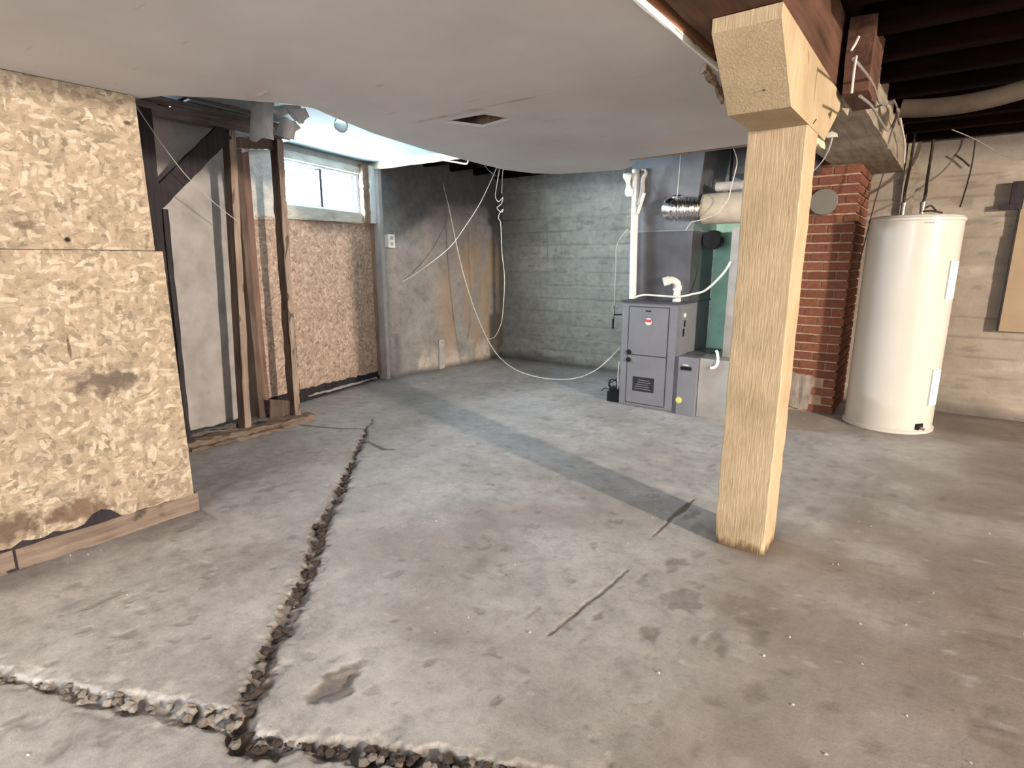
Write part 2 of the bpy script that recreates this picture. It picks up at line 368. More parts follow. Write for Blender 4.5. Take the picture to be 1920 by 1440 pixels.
def grid_mesh(name, P, wear_shade):            # P: (n, m, 3) array, wear: (n, m, 3)
    n, m_ = P.shape[:2]; idx = np.arange(n*m_).reshape(n, m_)
    q = np.stack([idx[:-1, :-1], idx[1:, :-1], idx[1:, 1:], idx[:-1, 1:]], -1).reshape(-1, 4)
    me = bpy.data.meshes.new(name); me.vertices.add(n*m_); me.vertices.foreach_set('co', P.reshape(-1).astype(np.float32))
    me.loops.add(q.size); me.loops.foreach_set('vertex_index', q.reshape(-1).astype(np.int32))
    me.polygons.add(len(q)); me.polygons.foreach_set('loop_start', np.arange(0, q.size, 4, dtype=np.int32))
    me.polygons.foreach_set('use_smooth', np.ones(len(q), bool)); me.update(calc_edges=True)
    a = me.color_attributes.new('WearShade', 'FLOAT_COLOR', 'POINT')
    c = np.ones((n*m_, 4), np.float32); c[:, :3] = np.clip(wear_shade.reshape(-1, 3), 0, 1); a.data.foreach_set('color', c.reshape(-1)); return me

# ================================================================== STRUCTURE
# ---- floor: one cracked slab
def px(x, y, w):                          # floor point and half-width in metres from a width in pixels
    p = at(x, y, Z=0); return (p.x, p.y, w*.58*(p-_C).dot(_F)/FPX)
CR_MAIN = [px(*a) for a in [(698, 783, 3), (690, 800, 6), (676, 828, 11), (664, 858, 12), (654, 882, 16), (640, 915, 20), (624, 948, 22), (602, 985, 30), (597, 1022, 30),
           (586, 1058, 28), (572, 1090, 32), (553, 1130, 36), (533, 1168, 38), (516, 1205, 38), (500, 1240, 36), (483, 1275, 38), (466, 1312, 38), (452, 1345, 44), (446, 1385, 44)]]
CR_LEFT = [px(*a) for a in [(-140, 1235, 40), (0, 1268, 40), (40, 1280, 12), (90, 1283, 30), (140, 1298, 40), (200, 1307, 34), (250, 1318, 46), (300, 1325, 50), (350, 1337, 46), (400, 1342, 46), (446, 1355, 40)]]
CR_RIGHT = [px(*a) for a in [(446, 1385, 40), (480, 1400, 40), (530, 1397, 30), (570, 1393, 28), (620, 1403, 40), (680, 1412, 46), (750, 1420, 46), (830, 1430, 50), (900, 1440, 50), (1000, 1455, 50), (1150, 1490, 50)]]
THIN = [[px(*a) for a in L] for L in ([(560, 796, 5), (600, 800, 4), (640, 803, 5), (685, 803, 3)], [(682, 824, 3), (700, 833, 5), (720, 842, 6), (738, 842, 4)],
        [(1030, 1190, 1), (1080, 1148, 2), (1130, 1108, 2), (1178, 1068, 0)], [(1225, 1005, 0), (1262, 970, 4), (1280, 955, 9), (1302, 936, 0)], [(598, 1030, 4), (618, 1022, 4)])]
SPOTS = [(643, 1270, 36, 1.4), (632, 1292, 34, 1.4), (662, 1268, 16, 1.4), (270, 735, 1, 0), (1265, 1057, 22, .8), (1280, 1122, 40, .7), (1125, 1150, 14, .9), (1220, 1185, 22, .9), (1380, 1160, 60, .35), (1400, 1175, 26, .7), (1345, 1200, 24, .7),
         (1350, 1222, 22, .8), (1300, 965, 18, .9), (1310, 990, 16, .7), (1305, 1040, 14, .5), (895, 1062, 26, .35), (740, 1365, 24, .6), (700, 1290, 16, .5), (805, 1242, 12, .8), (225, 1367, 26, .4), (120, 1405, 20, .5), (245, 1215, 18, .4),
         (570, 1180, 60, .35), (420, 1060, 90, .25), (930, 1312, 10, .8), (440, 890, 60, .3), (350, 985, 26, 1), (30, 1350, 16, .5), (1440, 1130, 50, .35), (1420, 1195, 20, .6), (1560, 1320, 16, .6), (1640, 1400, 22, .6), (1230, 1345, 20, .4), (1245, 1130, 12, .5), (1310, 1400, 14, .5),
         (1040, 765, 14, .4), (940, 1155, 16, .3), (310, 1170, 26, .25), (730, 1045, 24, .2), (1170, 1280, 30, .3), (1660, 1110, 60, .3)]
def floor_fields(x, y):
    warp = .018*(vnoise(x, y, 9, 3)-.5)*2+.014*(vnoise(x, y, 26, 4)-.5)*2+(.012*(vnoise(x, y, 60, 5)-.5)+.008*(vnoise(x, y, 120, 7)-.5))*2
    wx, wy = x+warp, y+.016*(vnoise(x, y, 22, 6)-.5)*2
    h = .005*(fbm(x, y, 1.1, 10)-.5)+.003*(fbm(x, y, 9, 20)-.5)
    dark = np.zeros(x.shape); pale = np.zeros(x.shape)
    chunk = vnoise(x, y, 34, 40); chunk2 = vnoise(x, y, 70, 41)
    for pts, depth, kd in ((CR_MAIN, .024, .9), (CR_LEFT, .026, .28), (CR_RIGHT, .028, .75)):
        d, sd, wd = polydist(wx, wy, pts); e = d-wd*1.0
        inside = 1-sst(-.007, .003, e)
        h -= inside*depth*(.45+.55*sst(0, 1.0, 1-d/np.maximum(wd, .004)))*(.6+.8*chunk)
        h += inside*.010*(chunk2-.5)
        dark = np.maximum(dark, inside*(kd*(.65+.5*chunk)))
        # chipped, lighter shoulder on the worn side
        sh = (1-sst(.0, .05, e))*(1-inside)*sst(.45, .7, fbm(x, y, 16, 50))
        h -= sh*.006; pale = np.maximum(pale, sh*(.7 if kd < .5 else .3))
        dark = np.maximum(dark, (1-sst(0, .045, e))*(1-inside)*.28*kd)
        if kd < .5: pale = np.maximum(pale, inside*sst(.4, .7, chunk)*.9)
    for pts in THIN:
        d, sd, wd = polydist(x+.2*warp, y, pts); ins = 1-sst(0, .008, d-wd)
        h -= ins*.004; dark = np.maximum(dark, ins*.95)
    for sx, sy, r_, st in SPOTS:
        p = at(sx, sy, Z=0); k = (p-_C).dot(_F)/FPX; rr = r_*k
        d = np.hypot((x-p.x), (y-p.y)*.55)/max(rr, .005)+1.5*(fbm(x, y, 22, 60)-.5)
        s_ = (1-sst(.5, .9, d))*st; dark = np.maximum(dark, s_*.6); h -= .003*s_
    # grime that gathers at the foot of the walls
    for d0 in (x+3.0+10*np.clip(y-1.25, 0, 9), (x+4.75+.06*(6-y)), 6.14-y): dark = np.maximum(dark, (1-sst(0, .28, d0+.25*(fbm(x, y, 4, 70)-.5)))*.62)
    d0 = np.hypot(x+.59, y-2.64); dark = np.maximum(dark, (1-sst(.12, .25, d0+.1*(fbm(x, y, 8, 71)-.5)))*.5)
    d0 = np.hypot(x+.1, y-5.5); dark = np.maximum(dark, (1-sst(.35, .75, d0))*.4)  # soft shadow of the tank painted into the floor, behind right
    pale = np.maximum(pale, sst(.50, .80, fbm(x, y, 2.3, 80))*.35); pale = np.maximum(pale, sst(.76, .82, fbm(x, y, 17, 85))*.35)
    pits = sst(.73, .79, fbm(x, y, 13, 90, 3)); h -= .0025*pits; dark = np.maximum(dark, pits*.3)
    warm = np.clip(sst(.45, .72, fbm(x, y, 1.2, 95)+.10*(x+1.2))*.5+.75*sst(-1.6, .3, x+.9*(fbm(x, y, 1.6, 97)-.5)-.28*(y-1.6)), 0, 1)  # random warm patches; right side painted darker for the dimmer light there
    lp = at(215, 1290, Z=0)
    return h, dark, pale, warm
xs = np.concatenate([np.arange(-5.6, -3.8, .06), np.arange(-3.8, -2.6, .014), np.arange(-2.6, -.45, .0065), np.arange(-.45, .3, .02), np.arange(.3, 7.8, .08)])
ys = np.concatenate([np.arange(-3.2, .1, .08), np.arange(.1, 1.45, .0065), np.arange(1.45, 3.1, .012), np.arange(3.1, 6.5, .045)])
gx, gy = np.meshgrid(xs, ys, indexing='ij')
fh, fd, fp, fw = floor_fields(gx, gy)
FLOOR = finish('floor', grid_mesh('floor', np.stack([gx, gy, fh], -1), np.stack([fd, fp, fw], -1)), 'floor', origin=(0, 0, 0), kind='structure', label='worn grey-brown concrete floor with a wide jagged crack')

# rubble lying in the cracks: stones share six meshes
stone_meshes = []
for k in range(6):
    bm = NB(); bmesh.ops.create_icosphere(bm, subdivisions=1, radius=1)
    r_ = random.Random(k+20)
    for v in bm.verts: v.co = Vector((v.co.x*r_.uniform(.6, 1.15), v.co.y*r_.uniform(.5, 1.0), v.co.z*r_.uniform(.4, .75)))
    me = bpy.data.meshes.new('stone'); bm.to_mesh(me); bm.free(); stone_meshes.append(me)
sm = {}
for mk in ('stone', 'stone_dark', 'stone_pale'):
    for k, me in enumerate(stone_meshes):
        c = me.copy(); c.materials.append(M[mk]); sm[mk, k] = c
def along(pts, t):
    L = [math.hypot(b[0]-a[0], b[1]-a[1]) for a, b in zip(pts[:-1], pts[1:])]; d = t*sum(L)
    for (a, b, l) in zip(pts[:-1], pts[1:], L):
        if d <= l: u = d/l; return [a[i]+(b[i]-a[i])*u for i in range(3)]
        d -= l
    return list(pts[-1])
for pts, n, mats in ((CR_MAIN, 105, ('stone_dark',)), (CR_LEFT, 80, ('stone', 'stone_pale', 'stone_pale')), (CR_RIGHT, 85, ('stone_dark', 'stone', 'stone_dark'))):
    for i in range(n):
        x, y, wd = along(pts, random.random()); sz = wd*random.uniform(.2, .55)+.003
        x += random.uniform(-1, 1)*wd*.6; y += random.uniform(-1, 1)*wd*.6
        o = bpy.data.objects.new('stone', sm[random.choice(mats), random.randrange(6)]); COL.objects.link(o); o.parent = FLOOR
        z = -.015
        o.location = (x, y, z+sz*.25); o.scale = (sz, sz, sz); o.rotation_euler = [random.uniform(-.6, .6), random.uniform(-.6, .6), random.uniform(0, 6)]
# tiny chips scattered on the slab: nobody could count them
bm = NB(); r_ = random.Random(5)
spotsx = [(r_.uniform(-2.95, .6), r_.uniform(.5, 3.6)) for _ in range(90)]
spotsx += [(at(x, y, Z=0).x, at(x, y, Z=0).y) for x, y in ((132, 1042), (165, 1040), (190, 1032), (52, 1416), (1487, 1322), (1613, 1170), (1820, 1431), (1235, 1262), (1700, 1172), (1432, 1230), (1480, 1195), (590, 768), (640, 745), (600, 760), (680, 735), (1550, 1415), (1700, 1343))]*1
for k, (x, y) in enumerate(spotsx):
    s_ = r_.uniform(.0015, .004) if k < 90 else .004
    vs = [bm.verts.new((x+s_*a*r_.uniform(.5, 1.6), y+s_*b*r_.uniform(.5, 1.4), z)) for a, b, z in ((-1, -1, .0), (1, -1, .0), (1, 1, .0), (-1, 1, .0), (0, 0, s_*1.2+.002))]
    for a, b in ((0, 1), (1, 2), (2, 3), (3, 0)): bm.faces.new((vs[a], vs[b], vs[4]))
finish('concrete_chips', bm, 'stone_pale', FLOOR, kind='stuff')

# ---- left wall: framing core with two sheets of OSB and a bare bottom plate
XL = -3.0
WL = finish('wall_left', box(-3.13, -3.014, -3.2, 1.16, 0, 2.03), 'stud_dark', kind='structure', label='left wall sheeted in oriented strand board')
def jag_sheet(name, y0, y1, z0f, z1f, x0, x1, m, parent, n=60, label=None):
    bm = NB(); yy = [y0+(y1-y0)*i/n for i in range(n+1)]
    pts = [(x1, y, z1f(y)) for y in yy]+[(x1, y, z0f(y)) for y in reversed(yy)]
    a = [bm.verts.new(p) for p in pts]; b = [bm.verts.new((x0, p[1], p[2])) for p in pts]; k = len(a)
    for i in range(n):
        bm.faces.new((a[i], a[i+1], a[k-2-i], a[k-1-i])); bm.faces.new((b[i+1], b[i], b[k-1-i], b[k-2-i]))
    for i in range(k): bm.faces.new((a[i], a[(i+1) % k], b[(i+1) % k], b[i]))
    return finish(name, bm, m, parent, label)
rj = random.Random(3); jt = [rj.uniform(-1, 1) for _ in range(400)]
def rag(y, a): i = (y+4)*38; k = int(i); f = i-k; return a*(jt[k % 400]*(1-f)+jt[(k+1) % 400]*f)
def bot(y):
    z = .105+rag(y, .006)
    if y < .95: z += .018*min(1, (.95-y)*6)+rag(y*1.7, .012)
    if .75 < y < .88: z += .05*math.sin((y-.75)/.13*PI)
    return z
jag_sheet('osb_sheet', -3.2, 1.195, lambda y: 1.345, lambda y: 2.018, -3.012, -3.0, 'osb', WL, label='upper board, set slightly back')
jag_sheet('osb_sheet', -3.2, 1.225, bot, lambda y: 1.342+rag(y, .001), -3.008, -2.992, 'osb', WL, 120, label='lower board with a ragged bottom edge')
finish('bottom_plate', plank((-3.03, .5, .05), (-3.03, 1.25, .05), (0, 0, 1), .098, .045, 14, .003, seed=5), 'plank_dirty', WL)
finish('bottom_plate', plank((-3.035, -3.2, .05), (-3.035, .49, .05), (0, 0, 1), .095, .045, 30, .004, seed=6), 'plank_dirty', WL)

# ---- window wall (skewed) with its opening
so0, zo0 = watp(526, 384); so1, _ = watp(673, 390); ZO0, ZO1 = 1.775, 2.155
so0 -= .015; so1 += .01; sE = watp(717, 423)[0]
bm = NB()
wbox(-2.3, so0, -.05, 2.34, -.25, 0, bm); wbox(so1, sE+.02, -.05, 2.34, -.25, 0, bm)
wbox(so0, so1, -.05, ZO0, -.25, 0, bm); wbox(so0, so1, ZO1, 2.34, -.25, 0, bm)
WW = finish('wall_window', bm, 'grey_board', kind='structure', label='wall with the small basement window')
# OSB on it, reaching from behind the studs to the corner
bm = NB(); n = 40; s0, s1 = -.36, sE-.06
zb = lambda s: .125+rag(s*3, .012)-.03*(s-.0)
top = lambda s: 1.628+.028*(s+.3)
a = []; 
for side, off in ((0, .022), (1, .004)):
    a.append([[bm.verts.new(W(s0+(s1-s0)*i/n, zb(s0+(s1-s0)*i/n) if k == 0 else top(s0+(s1-s0)*i/n), off)) for i in range(n+1)] for k in (0, 1)])
for side in (0, 1):
    for i in range(n): bm.faces.new((a[side][0][i], a[side][0][i+1], a[side][1][i+1], a[side][1][i]))
for k in (0, 1):
    for i in range(n): bm.faces.new((a[0][k][i], a[0][k][i+1], a[1][k][i+1], a[1][k][i]))
for i in (0, n): bm.faces.new((a[0][0][i], a[0][1][i], a[1][1][i], a[1][0][i]))
finish('osb_sheet', bm, 'osb_far', WW, label='stained board under the window')
finish('bottom_plate', wbox(-.5, sE-.05, 0, .12, .002, .016), 'stud_dark', WW)  # dark strip standing in for the shaded recess below the board
s_b = watp(541, 600)[0]
finish('batten', plank(W(s_b, .1, .034), W(s_b-.02, 1.60, .034), WD, .055, .016, 40, .006, seed=9), 'stud_brown', WW)
s_c = watp(701, 560)[0]
finish('batten', plank(W(s_c, .05, .035), W(s_c-.012, 1.68, .035), WD, .055, .02, 24, .002, seed=10), 'rough_brown', WW)
finish('corner_board', wbox(watp(712, 560)[0], sE+.015, 0, 1.68, .002, .03), 'grey_board', WW)
finish('white_strip', plank(W(.1, .045, .03), W(1.12, .03, .05), (0, 0, 1), .016, .02, 20, .006, seed=12), 'drywall_scrap', WW)
# sill, header, jamb pieces
finish('sill_board', wbox(-.03, so1+.06, 1.665, ZO0-.005, .003, .035), 'cream_sill', WW, bevel=.002)
finish('ledge_strip', plank(W(-.34, 1.652, .035), W(sE, 1.690, .035), (0, 0, 1), .012, .03, 24, .002, seed=13), 'cream_board', WW)
finish('header_board', wbox(-.05, so1+.08, ZO1+.003, 2.225, .003, .03), 'cream_sill', WW, bevel=.002)
sj0, sj1 = watp(674, 400)[0], watp(684, 400)[0]
finish('jamb', plank(W((sj0+sj1)/2, 1.67, .045), W((sj0+sj1)/2, 2.25, .045), WD, sj1-sj0+.01, .05, 22, .006, seed=14), 'rough_brown', WW)
finish('jamb', wbox(sj1+.004, watp(695, 400)[0], 1.68, 2.25, .02, .09), 'white_trim', WW, label='white painted jamb strip')
finish('jamb', wbox(watp(696, 400)[0], sE+.01, 1.69, 2.28, .003, .06), 'grey_board', WW)
# pale sheet left of the window with slanting top
pa = [W(-.40, 1.625, .03), W(-.045, 1.64, .03), W(-.045, 2.19, .03), W(-.42, 2.105, .03)]
finish('pale_sheet', prism(pa, -WN*.02), 'closet_panel', WW)
pa = [W(-.43, 2.10, .04), W(-.045, 2.19, .04), W(-.045, 2.205, .04), W(-.43, 2.12, .04)]
finish('trim_strip', prism(pa, -WN*.03), 'cream_board', WW)

# ---- window
WIN = thing('window_1', W((so0+so1)/2, ZO0, -.06), 'small two-pane sliding basement window, blown out white', None, kind='structure')
def fr(name, s0, s1, z0, z1, t, o0, o1, m, par, label=None):
    bm = NB(); wbox(s0, s1, z0, z0+t, o0, o1, bm); wbox(s0, s1, z1-t, z1, o0, o1, bm)
    wbox(s0, s0+t, z0+t, z1-t, o0, o1, bm); wbox(s1-t, s1, z0+t, z1-t, o0, o1, bm)
    return finish(name, bm, m, par, label)
fr('window_frame', so0, so1, ZO0, ZO1, .020, -.11, -.01, 'vinyl', WIN)
sm_ = watp(604, 350)[0]
f1 = fr('sash', so0+.02, sm_+.012, ZO0+.02, ZO1-.02, .020, -.06, -.035, 'vinyl', WIN)
f2 = fr('sash', sm_-.012, so1-.075, ZO0+.02, ZO1-.02, .020, -.09, -.065, 'vinyl', WIN)
finish('pane', wbox(so0+.04, sm_-.008, ZO0+.04, ZO1-.04, -.05, -.046), 'glass', f1)
finish('pane', wbox(sm_+.008, so1-.095, ZO0+.04, ZO1-.04, -.08, -.076), 'glass', f2)
finish('mullion', wbox(sm_-.018, sm_+.018, ZO0+.012, ZO1-.012, -.034, -.012), 'furnace_dark', WIN)
finish('side_stop', wbox(so1-.072, so1-.02, ZO0+.02, ZO1-.02, -.09, -.04), 'vinyl', WIN)
for s_ in (so0, so1): 
    finish('reveal', wbox(s_-.006, s_+.006, ZO0, ZO1, -.26, -.11), 'vinyl', WIN)

# ---- wall beyond the window (damp, darker towards the top) and the far wall
def wall_grid(name, A, B, z0, z1, n, m_, offs, wear_shade, mt, label):
    A = Vector(A); B = Vector(B); D = (B-A); L = D.length; D = D/L; Nn = Vector((D.y, -D.x, 0))
    u = np.linspace(0, L, n); z = np.linspace(z0, z1, m_); U, Z = np.meshgrid(u, z, indexing='ij')
    o = offs(U, Z); Pn = np.stack([A.x+D.x*U+Nn.x*o, A.y+D.y*U+Nn.y*o, Z], -1)
    return finish(name, grid_mesh(name, Pn, np.stack(wear_shade(U, Z), -1)), mt, kind='structure', label=label)
A2 = Vector((-4.81, 4.12, 0)); B2 = Vector((-4.74, 6.16, 0))
def tones2(U, Z):
    f = fbm(U, Z, 2.2, 200); g = fbm(U*3, Z*.6, 2, 210)
    warm = sst(.35, .65, g)*sst(.5, 1.1, U)*(1-sst(1.3, 1.75, Z))*.95
    pale = np.maximum((1-sst(.10, .34, Z+.25*(f-.5)-.05*U))*sst(.25, .5, U)*.8*sst(.3, .5, fbm(U, Z, 5, 220)), sst(.62, .8, fbm(U*4, Z*.5, 2, 225))*.15)
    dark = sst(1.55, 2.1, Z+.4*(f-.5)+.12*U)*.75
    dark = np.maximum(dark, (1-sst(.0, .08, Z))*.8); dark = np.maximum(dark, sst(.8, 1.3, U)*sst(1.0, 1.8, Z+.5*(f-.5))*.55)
    dark = np.maximum(dark, np.exp(-((U-.84)/.045)**2)*(Z < .36)*.55)            # stump of a removed batten
    dark = np.maximum(dark, np.exp(-((U-.16)/.05)**2)*(Z < .5)*.5)
    dark = np.maximum(dark, np.exp(-((U-.8)/.06)**2-((Z-2.0)/.16)**2)*.9)
    return dark, pale, warm
W2 = wall_grid('wall_corner', A2, B2, -.05, 2.55, 120, 150, lambda U, Z: .012*(fbm(U, Z, 3, 230)-.5), tones2, 'wall2', 'grey wall right of the window, darker towards the top')
finish('wall_stub', box(-5.2, -4.80, 4.115, 4.16, 0, 2.55), 'grey_board', W2)
u = A2.lerp(B2, .84/2.04); finish('batten_stump', plank((u.x+.012, u.y, 0), (u.x+.012, u.y, .36), (0, 1, 0), .085, .014, 10, .004, seed=31), 'grey_board', W2)
YB = 6.14
def boards(Z): return np.floor(Z/.165)
def offb(U, Z):
    k = boards(Z); rr = np.random.default_rng(5).random(40); o = (rr[np.clip(k, 0, 39).astype(int)]-.5)*.014
    fr_ = Z/.165-k; groove = np.exp(-(np.minimum(fr_, 1-fr_)/.045)**2)
    o = o+.014*(fbm(U, Z*2, 2.5, 240)-.5)-.006*groove; foot = (1-sst(.10, .16, Z+.05*(fbm(U, Z, 3, 245)-.5)))
    return o+.03*foot*(U > 4.9)+.008*foot
def wear_shade_b(U, Z):
    X = U-4.9; f = fbm(U, Z*3, 1.6, 250); k = boards(Z); fr_ = Z/.165-k; seam = np.exp(-(np.minimum(fr_, 1-fr_)/.05)**2)
    warm = sst(-1.3, -.6, X)*(.75+.3*f); pale = sst(.55, .75, fbm(U*.6, Z*3, 3, 255))*.35+(1-sst(.05, .3, Z))*sst(.4, .6, f)*.35
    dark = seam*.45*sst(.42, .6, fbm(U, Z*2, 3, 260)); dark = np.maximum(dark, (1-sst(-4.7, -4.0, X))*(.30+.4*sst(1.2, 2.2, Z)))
    dark = np.maximum(dark, sst(2.0, 2.3, Z+.3*(f-.5))*.85); dark = np.maximum(dark, (1-sst(-.02, .14, Z+.18*(f-.5)))*.75)  # top of the wall painted darker where it lies in shadow; dark foot
    dark = np.maximum(dark, sst(.68, .74, fbm(U, Z*3, 6, 265))*.35)
    return dark, pale, warm
W3 = wall_grid('wall_back', (-4.9, YB, 0), (7.7, YB, 0), -.05, 2.55, 430, 260, offb, wear_shade_b, 'wallback', 'board-marked concrete wall at the back')
# rest of the shell, out of view
finish('wall_closet', box(-5.0, -3.03, .98, 1.10, 0, 2.5), 'stud_dark', kind='structure')
finish('wall_right', box(7.6, 7.7, -3.2, 6.4, -.1, 2.6), 'wall2', kind='structure')
finish('wall_rear', box(-5.6, 7.7, -3.3, -3.15, -.1, 2.6), 'wall2', kind='structure')
finish('wall_far_left', box(-5.7, -5.55, -3.3, 1.1, -.1, 2.6), 'wall2', kind='structure')

# ---- ceiling: hung drywall with a torn outline and a vent hole
ZC = 2.02
outline = [(-3.0, -3.2), (-3.0, 1.16), (-3.05, 1.22), (-2.87, 1.28), (-2.81, 1.36), (-2.75, 1.41), (-2.68, 1.52), (-2.63, 1.6), (-2.575, 1.66), (-2.56, 1.74), (-2.54, 1.8), (-2.62, 1.99), (-2.75, 2.34), (-2.87, 2.9), (-2.92, 3.38), (-2.96, 3.86),
           (-2.88, 4.17), (-2.72, 4.33), (-2.45, 4.40), (-2.18, 4.44), (-2.05, 4.33), (-1.98, 4.17), (-1.94, 4.04), (-1.13, 3.97), (-.93, 3.93), (-.90, 3.3), (-.91, 2.92), (-.87, 2.70), (-.82, 2.52), (-.79, 2.39), (-.79, -3.2)]
vent = [(-2.23, 2.375), (-2.14, 2.60), (-1.90, 2.545), (-1.955, 2.385)]
bm = NB(); es = []
for loop in (outline, vent):
    v = [bm.verts.new((x, y, ZC)) for x, y in loop]
    for i in range(len(v)): es.append(bm.edges.new((v[i], v[(i+1) % len(v)])))
res = bmesh.ops.triangle_fill(bm, use_beauty=True, edges=es)
bmesh.ops.recalc_face_normals(bm, faces=bm.faces)
ex = bmesh.ops.extrude_face_region(bm, geom=list(bm.faces))
for v in [g for g in ex['geom'] if isinstance(g, bmesh.types.BMVert)]: v.co.z += .013
CE = finish('ceiling', bm, 'ceiling', origin=(-1.8, 1, ZC), kind='structure', label='stained hung drywall ceiling with torn edges')
finish('edge_bead', plank((-.792, -3.2, ZC+.006), (-.792, 2.40, ZC+.006), (0, 0, 1), .020, .008, 40, .0015, seed=15), 'white_trim', CE)
# frames above the vent
bm = NB(); 
finish('vent_box', (lambda b: (box(-2.30, -1.84, 2.33, 2.345, ZC+.014, ZC+.14, b), box(-2.30, -1.84, 2.62, 2.635, ZC+.014, ZC+.14, b), box(-2.31, -2.295, 2.33, 2.635, ZC+.014, ZC+.14, b), box(-1.845, -1.83, 2.33, 2.635, ZC+.014, ZC+.14, b), box(-2.31, -1.83, 2.33, 2.635, ZC+.13, ZC+.145, b), b)[-1])(NB()), 'rough_brown', CE)
# raised white ceiling over the window bay
finish('ceiling_bay', prism([(-4.75, 1.95, 2.285), (-2.45, 1.75, 2.285), (-2.45, 4.15, 2.285), (-5.02, 4.15, 2.285)], (0, 0, .013)), 'blue_ceiling', kind='structure', label='pale blue-white ceiling over the window')
# open floor joists and the boards above them
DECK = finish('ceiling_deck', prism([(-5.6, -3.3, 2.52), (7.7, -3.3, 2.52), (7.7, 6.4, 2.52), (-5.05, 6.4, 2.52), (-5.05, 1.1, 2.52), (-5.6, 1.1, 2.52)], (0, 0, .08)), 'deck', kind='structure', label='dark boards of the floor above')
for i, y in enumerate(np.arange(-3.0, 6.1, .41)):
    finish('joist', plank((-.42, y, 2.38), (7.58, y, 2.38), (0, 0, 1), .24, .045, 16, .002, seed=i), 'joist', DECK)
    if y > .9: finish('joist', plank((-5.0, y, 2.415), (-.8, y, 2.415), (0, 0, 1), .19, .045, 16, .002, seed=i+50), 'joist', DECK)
finish('edge_board', plank((-4.93, 4.115, 2.253), (-2.95, 4.20, 2.253), (0, 0, 1), .068, .03, 20, .002, seed=18), 'cream_board', DECK, label='pale board along the end of the window bay')
finish('edge_rail', plank((-1.98, 4.03, 2.085), (-.9, 3.98, 2.085), (0, 0, 1), .10, .03, 12, .002, seed=19), 'stud_brown', DECK)
finish('edge_rail', plank((-2.05, 4.09, 2.035), (-.9, 4.04, 2.035), (0, 1, 0), .05, .02, 12, .002, seed=20), 'rough_brown', DECK)

# ================================================================== TIMBER THINGS
# main beam in two lengths
t = thing('wooden_beam', (-.62, 0, 2.05), 'dark reddish timber beam above the post, running towards the camera', 'beam')
finish('timber', plank((-.62, -3.2, 2.20), (-.62, 3.22, 2.20), (1, 0, 0), .28, .30, 40, .003, seed=21), 'beam', t)
finish('furring_strip', plank((-.784, -3.2, 2.07), (-.80, 2.35, 2.07), (0, 0, 1), .085, .018, 30, .0025, seed=22), 'furring', t, label='orange-brown strip beside the ceiling edge')
finish('furring_strip', plank((-.815, 2.30, 2.04), (-.87, 2.72, 2.01), (0, 0, 1), .07, .02, 12, .008, seed=23), 'rough_brown', t, label='splintered end of the strip')
t = thing('wooden_beam', (-.62, 4.7, 2.05), 'greyed beam running from the post back to the brick chimney', 'beam')
finish('timber', plank((-.635, 3.23, 2.19), (-.585, 6.13, 2.19), (1, 0, 0), .43, .29, 24, .003, seed=24), 'beam_pale', t)
finish('side_board', plank((-.405, 3.05, 2.17), (-.405, 3.42, 2.17), (0, 0, 1), .30, .10, 8, .004, seed=25), 'beam', t, label='short dark block on the beam side')
FB = t
# post
t = thing('support_post', (-.59, 2.64, 0), 'square tan-painted timber post standing in the middle of the floor', 'post')
bm = NB(); rr = random.Random(2); rings = []
for i in range(31):
    z = 1.805*i/30; j = lambda a=.0022: rr.uniform(-a, a); f = .018*max(0, 1-z/.10)
    c = .006+f
    x0, x1, y0, y1 = -.700+j(), -.480+j(), 2.532+j(), 2.752+j()
    rings.append([(x0+c, y0, z), (x1-c*.8, y0, z), (x1, y0+c*.8, z), (x1, y1-c, z), (x1-c, y1, z), (x0+c, y1, z), (x0, y1-c, z), (x0, y0+c, z)])
ring_loft(bm, rings); finish('shaft', bm, 'post', t)
prof = [(1.985, 2.048), (1.985, 2.005), (2.215, 1.806), (2.90, 1.806), (3.20, 1.985), (3.20, 2.048)]
finish('bolster', prism([(-.685, y, z) for y, z in prof], (.207, 0, 0)), 'post', t, bevel=.003, label='thick bolster block with slanted ends')
finish('splinter', plank((-.50, 2.80, 1.795), (-.485, 2.93, 1.79), (0, 0, 1), .03, .012, 6, .004, seed=27), 'cream_board', t)
finish('nail', tube([(-.481, 2.62, 1.82), (-.465, 2.60, 1.835)], .002, 6, smooth=0), 'dark_wire', t)
finish('nail', tube([(-.55, 2.17, 1.86), (-.555, 2.15, 1.855)], .003, 6, smooth=0), 'dark_wire', t)

# stud partition
t = thing('stud_partition', (-4.1, 2.1, 0), 'dark bare stud frame with a diagonal brace, left of the window', 'stud frame')
def stud(p0, p1, w, d, m, seed, nm='stud', side=(0, 1, 0), jit=.003, segs=18, lab=None): return finish(nm, plank(p0, p1, side, w, d, segs, jit, seed=seed), m, t, lab)
stud((-4.12, 1.57, .02), (-4.12, 1.605, 2.22), .19, .12, 'stud_dark', 40, lab='heavy dark corner post')
stud((-4.06, 1.665, .06), (-4.06, 1.70, 1.62), .030, .05, 'stud_dark', 41)
stud((-4.145, 2.120, .03), (-4.145, 2.225, 2.20), .045, .10, 'stud_brown', 42)
stud((-4.095, 2.120, .03), (-4.095, 2.225, 2.19), .047, .006, 'stud_lit', 43, 'stud_lit_skin')  # thin skin that gives the stud's lit side a lighter colour
stud((-4.30, 2.33, .03), (-4.30, 2.34, 2.18), .05, .10, 'stud_brown', 44)
stud((-4.145, 2.545, .0), (-4.145, 2.585, 2.19), .045, .10, 'stud_brown', 45, jit=.005, segs=30)
stud((-4.095, 2.545, .0), (-4.095, 2.585, 2.18), .047, .006, 'stud_lit', 46, 'stud_lit_skin', jit=.004, segs=30)
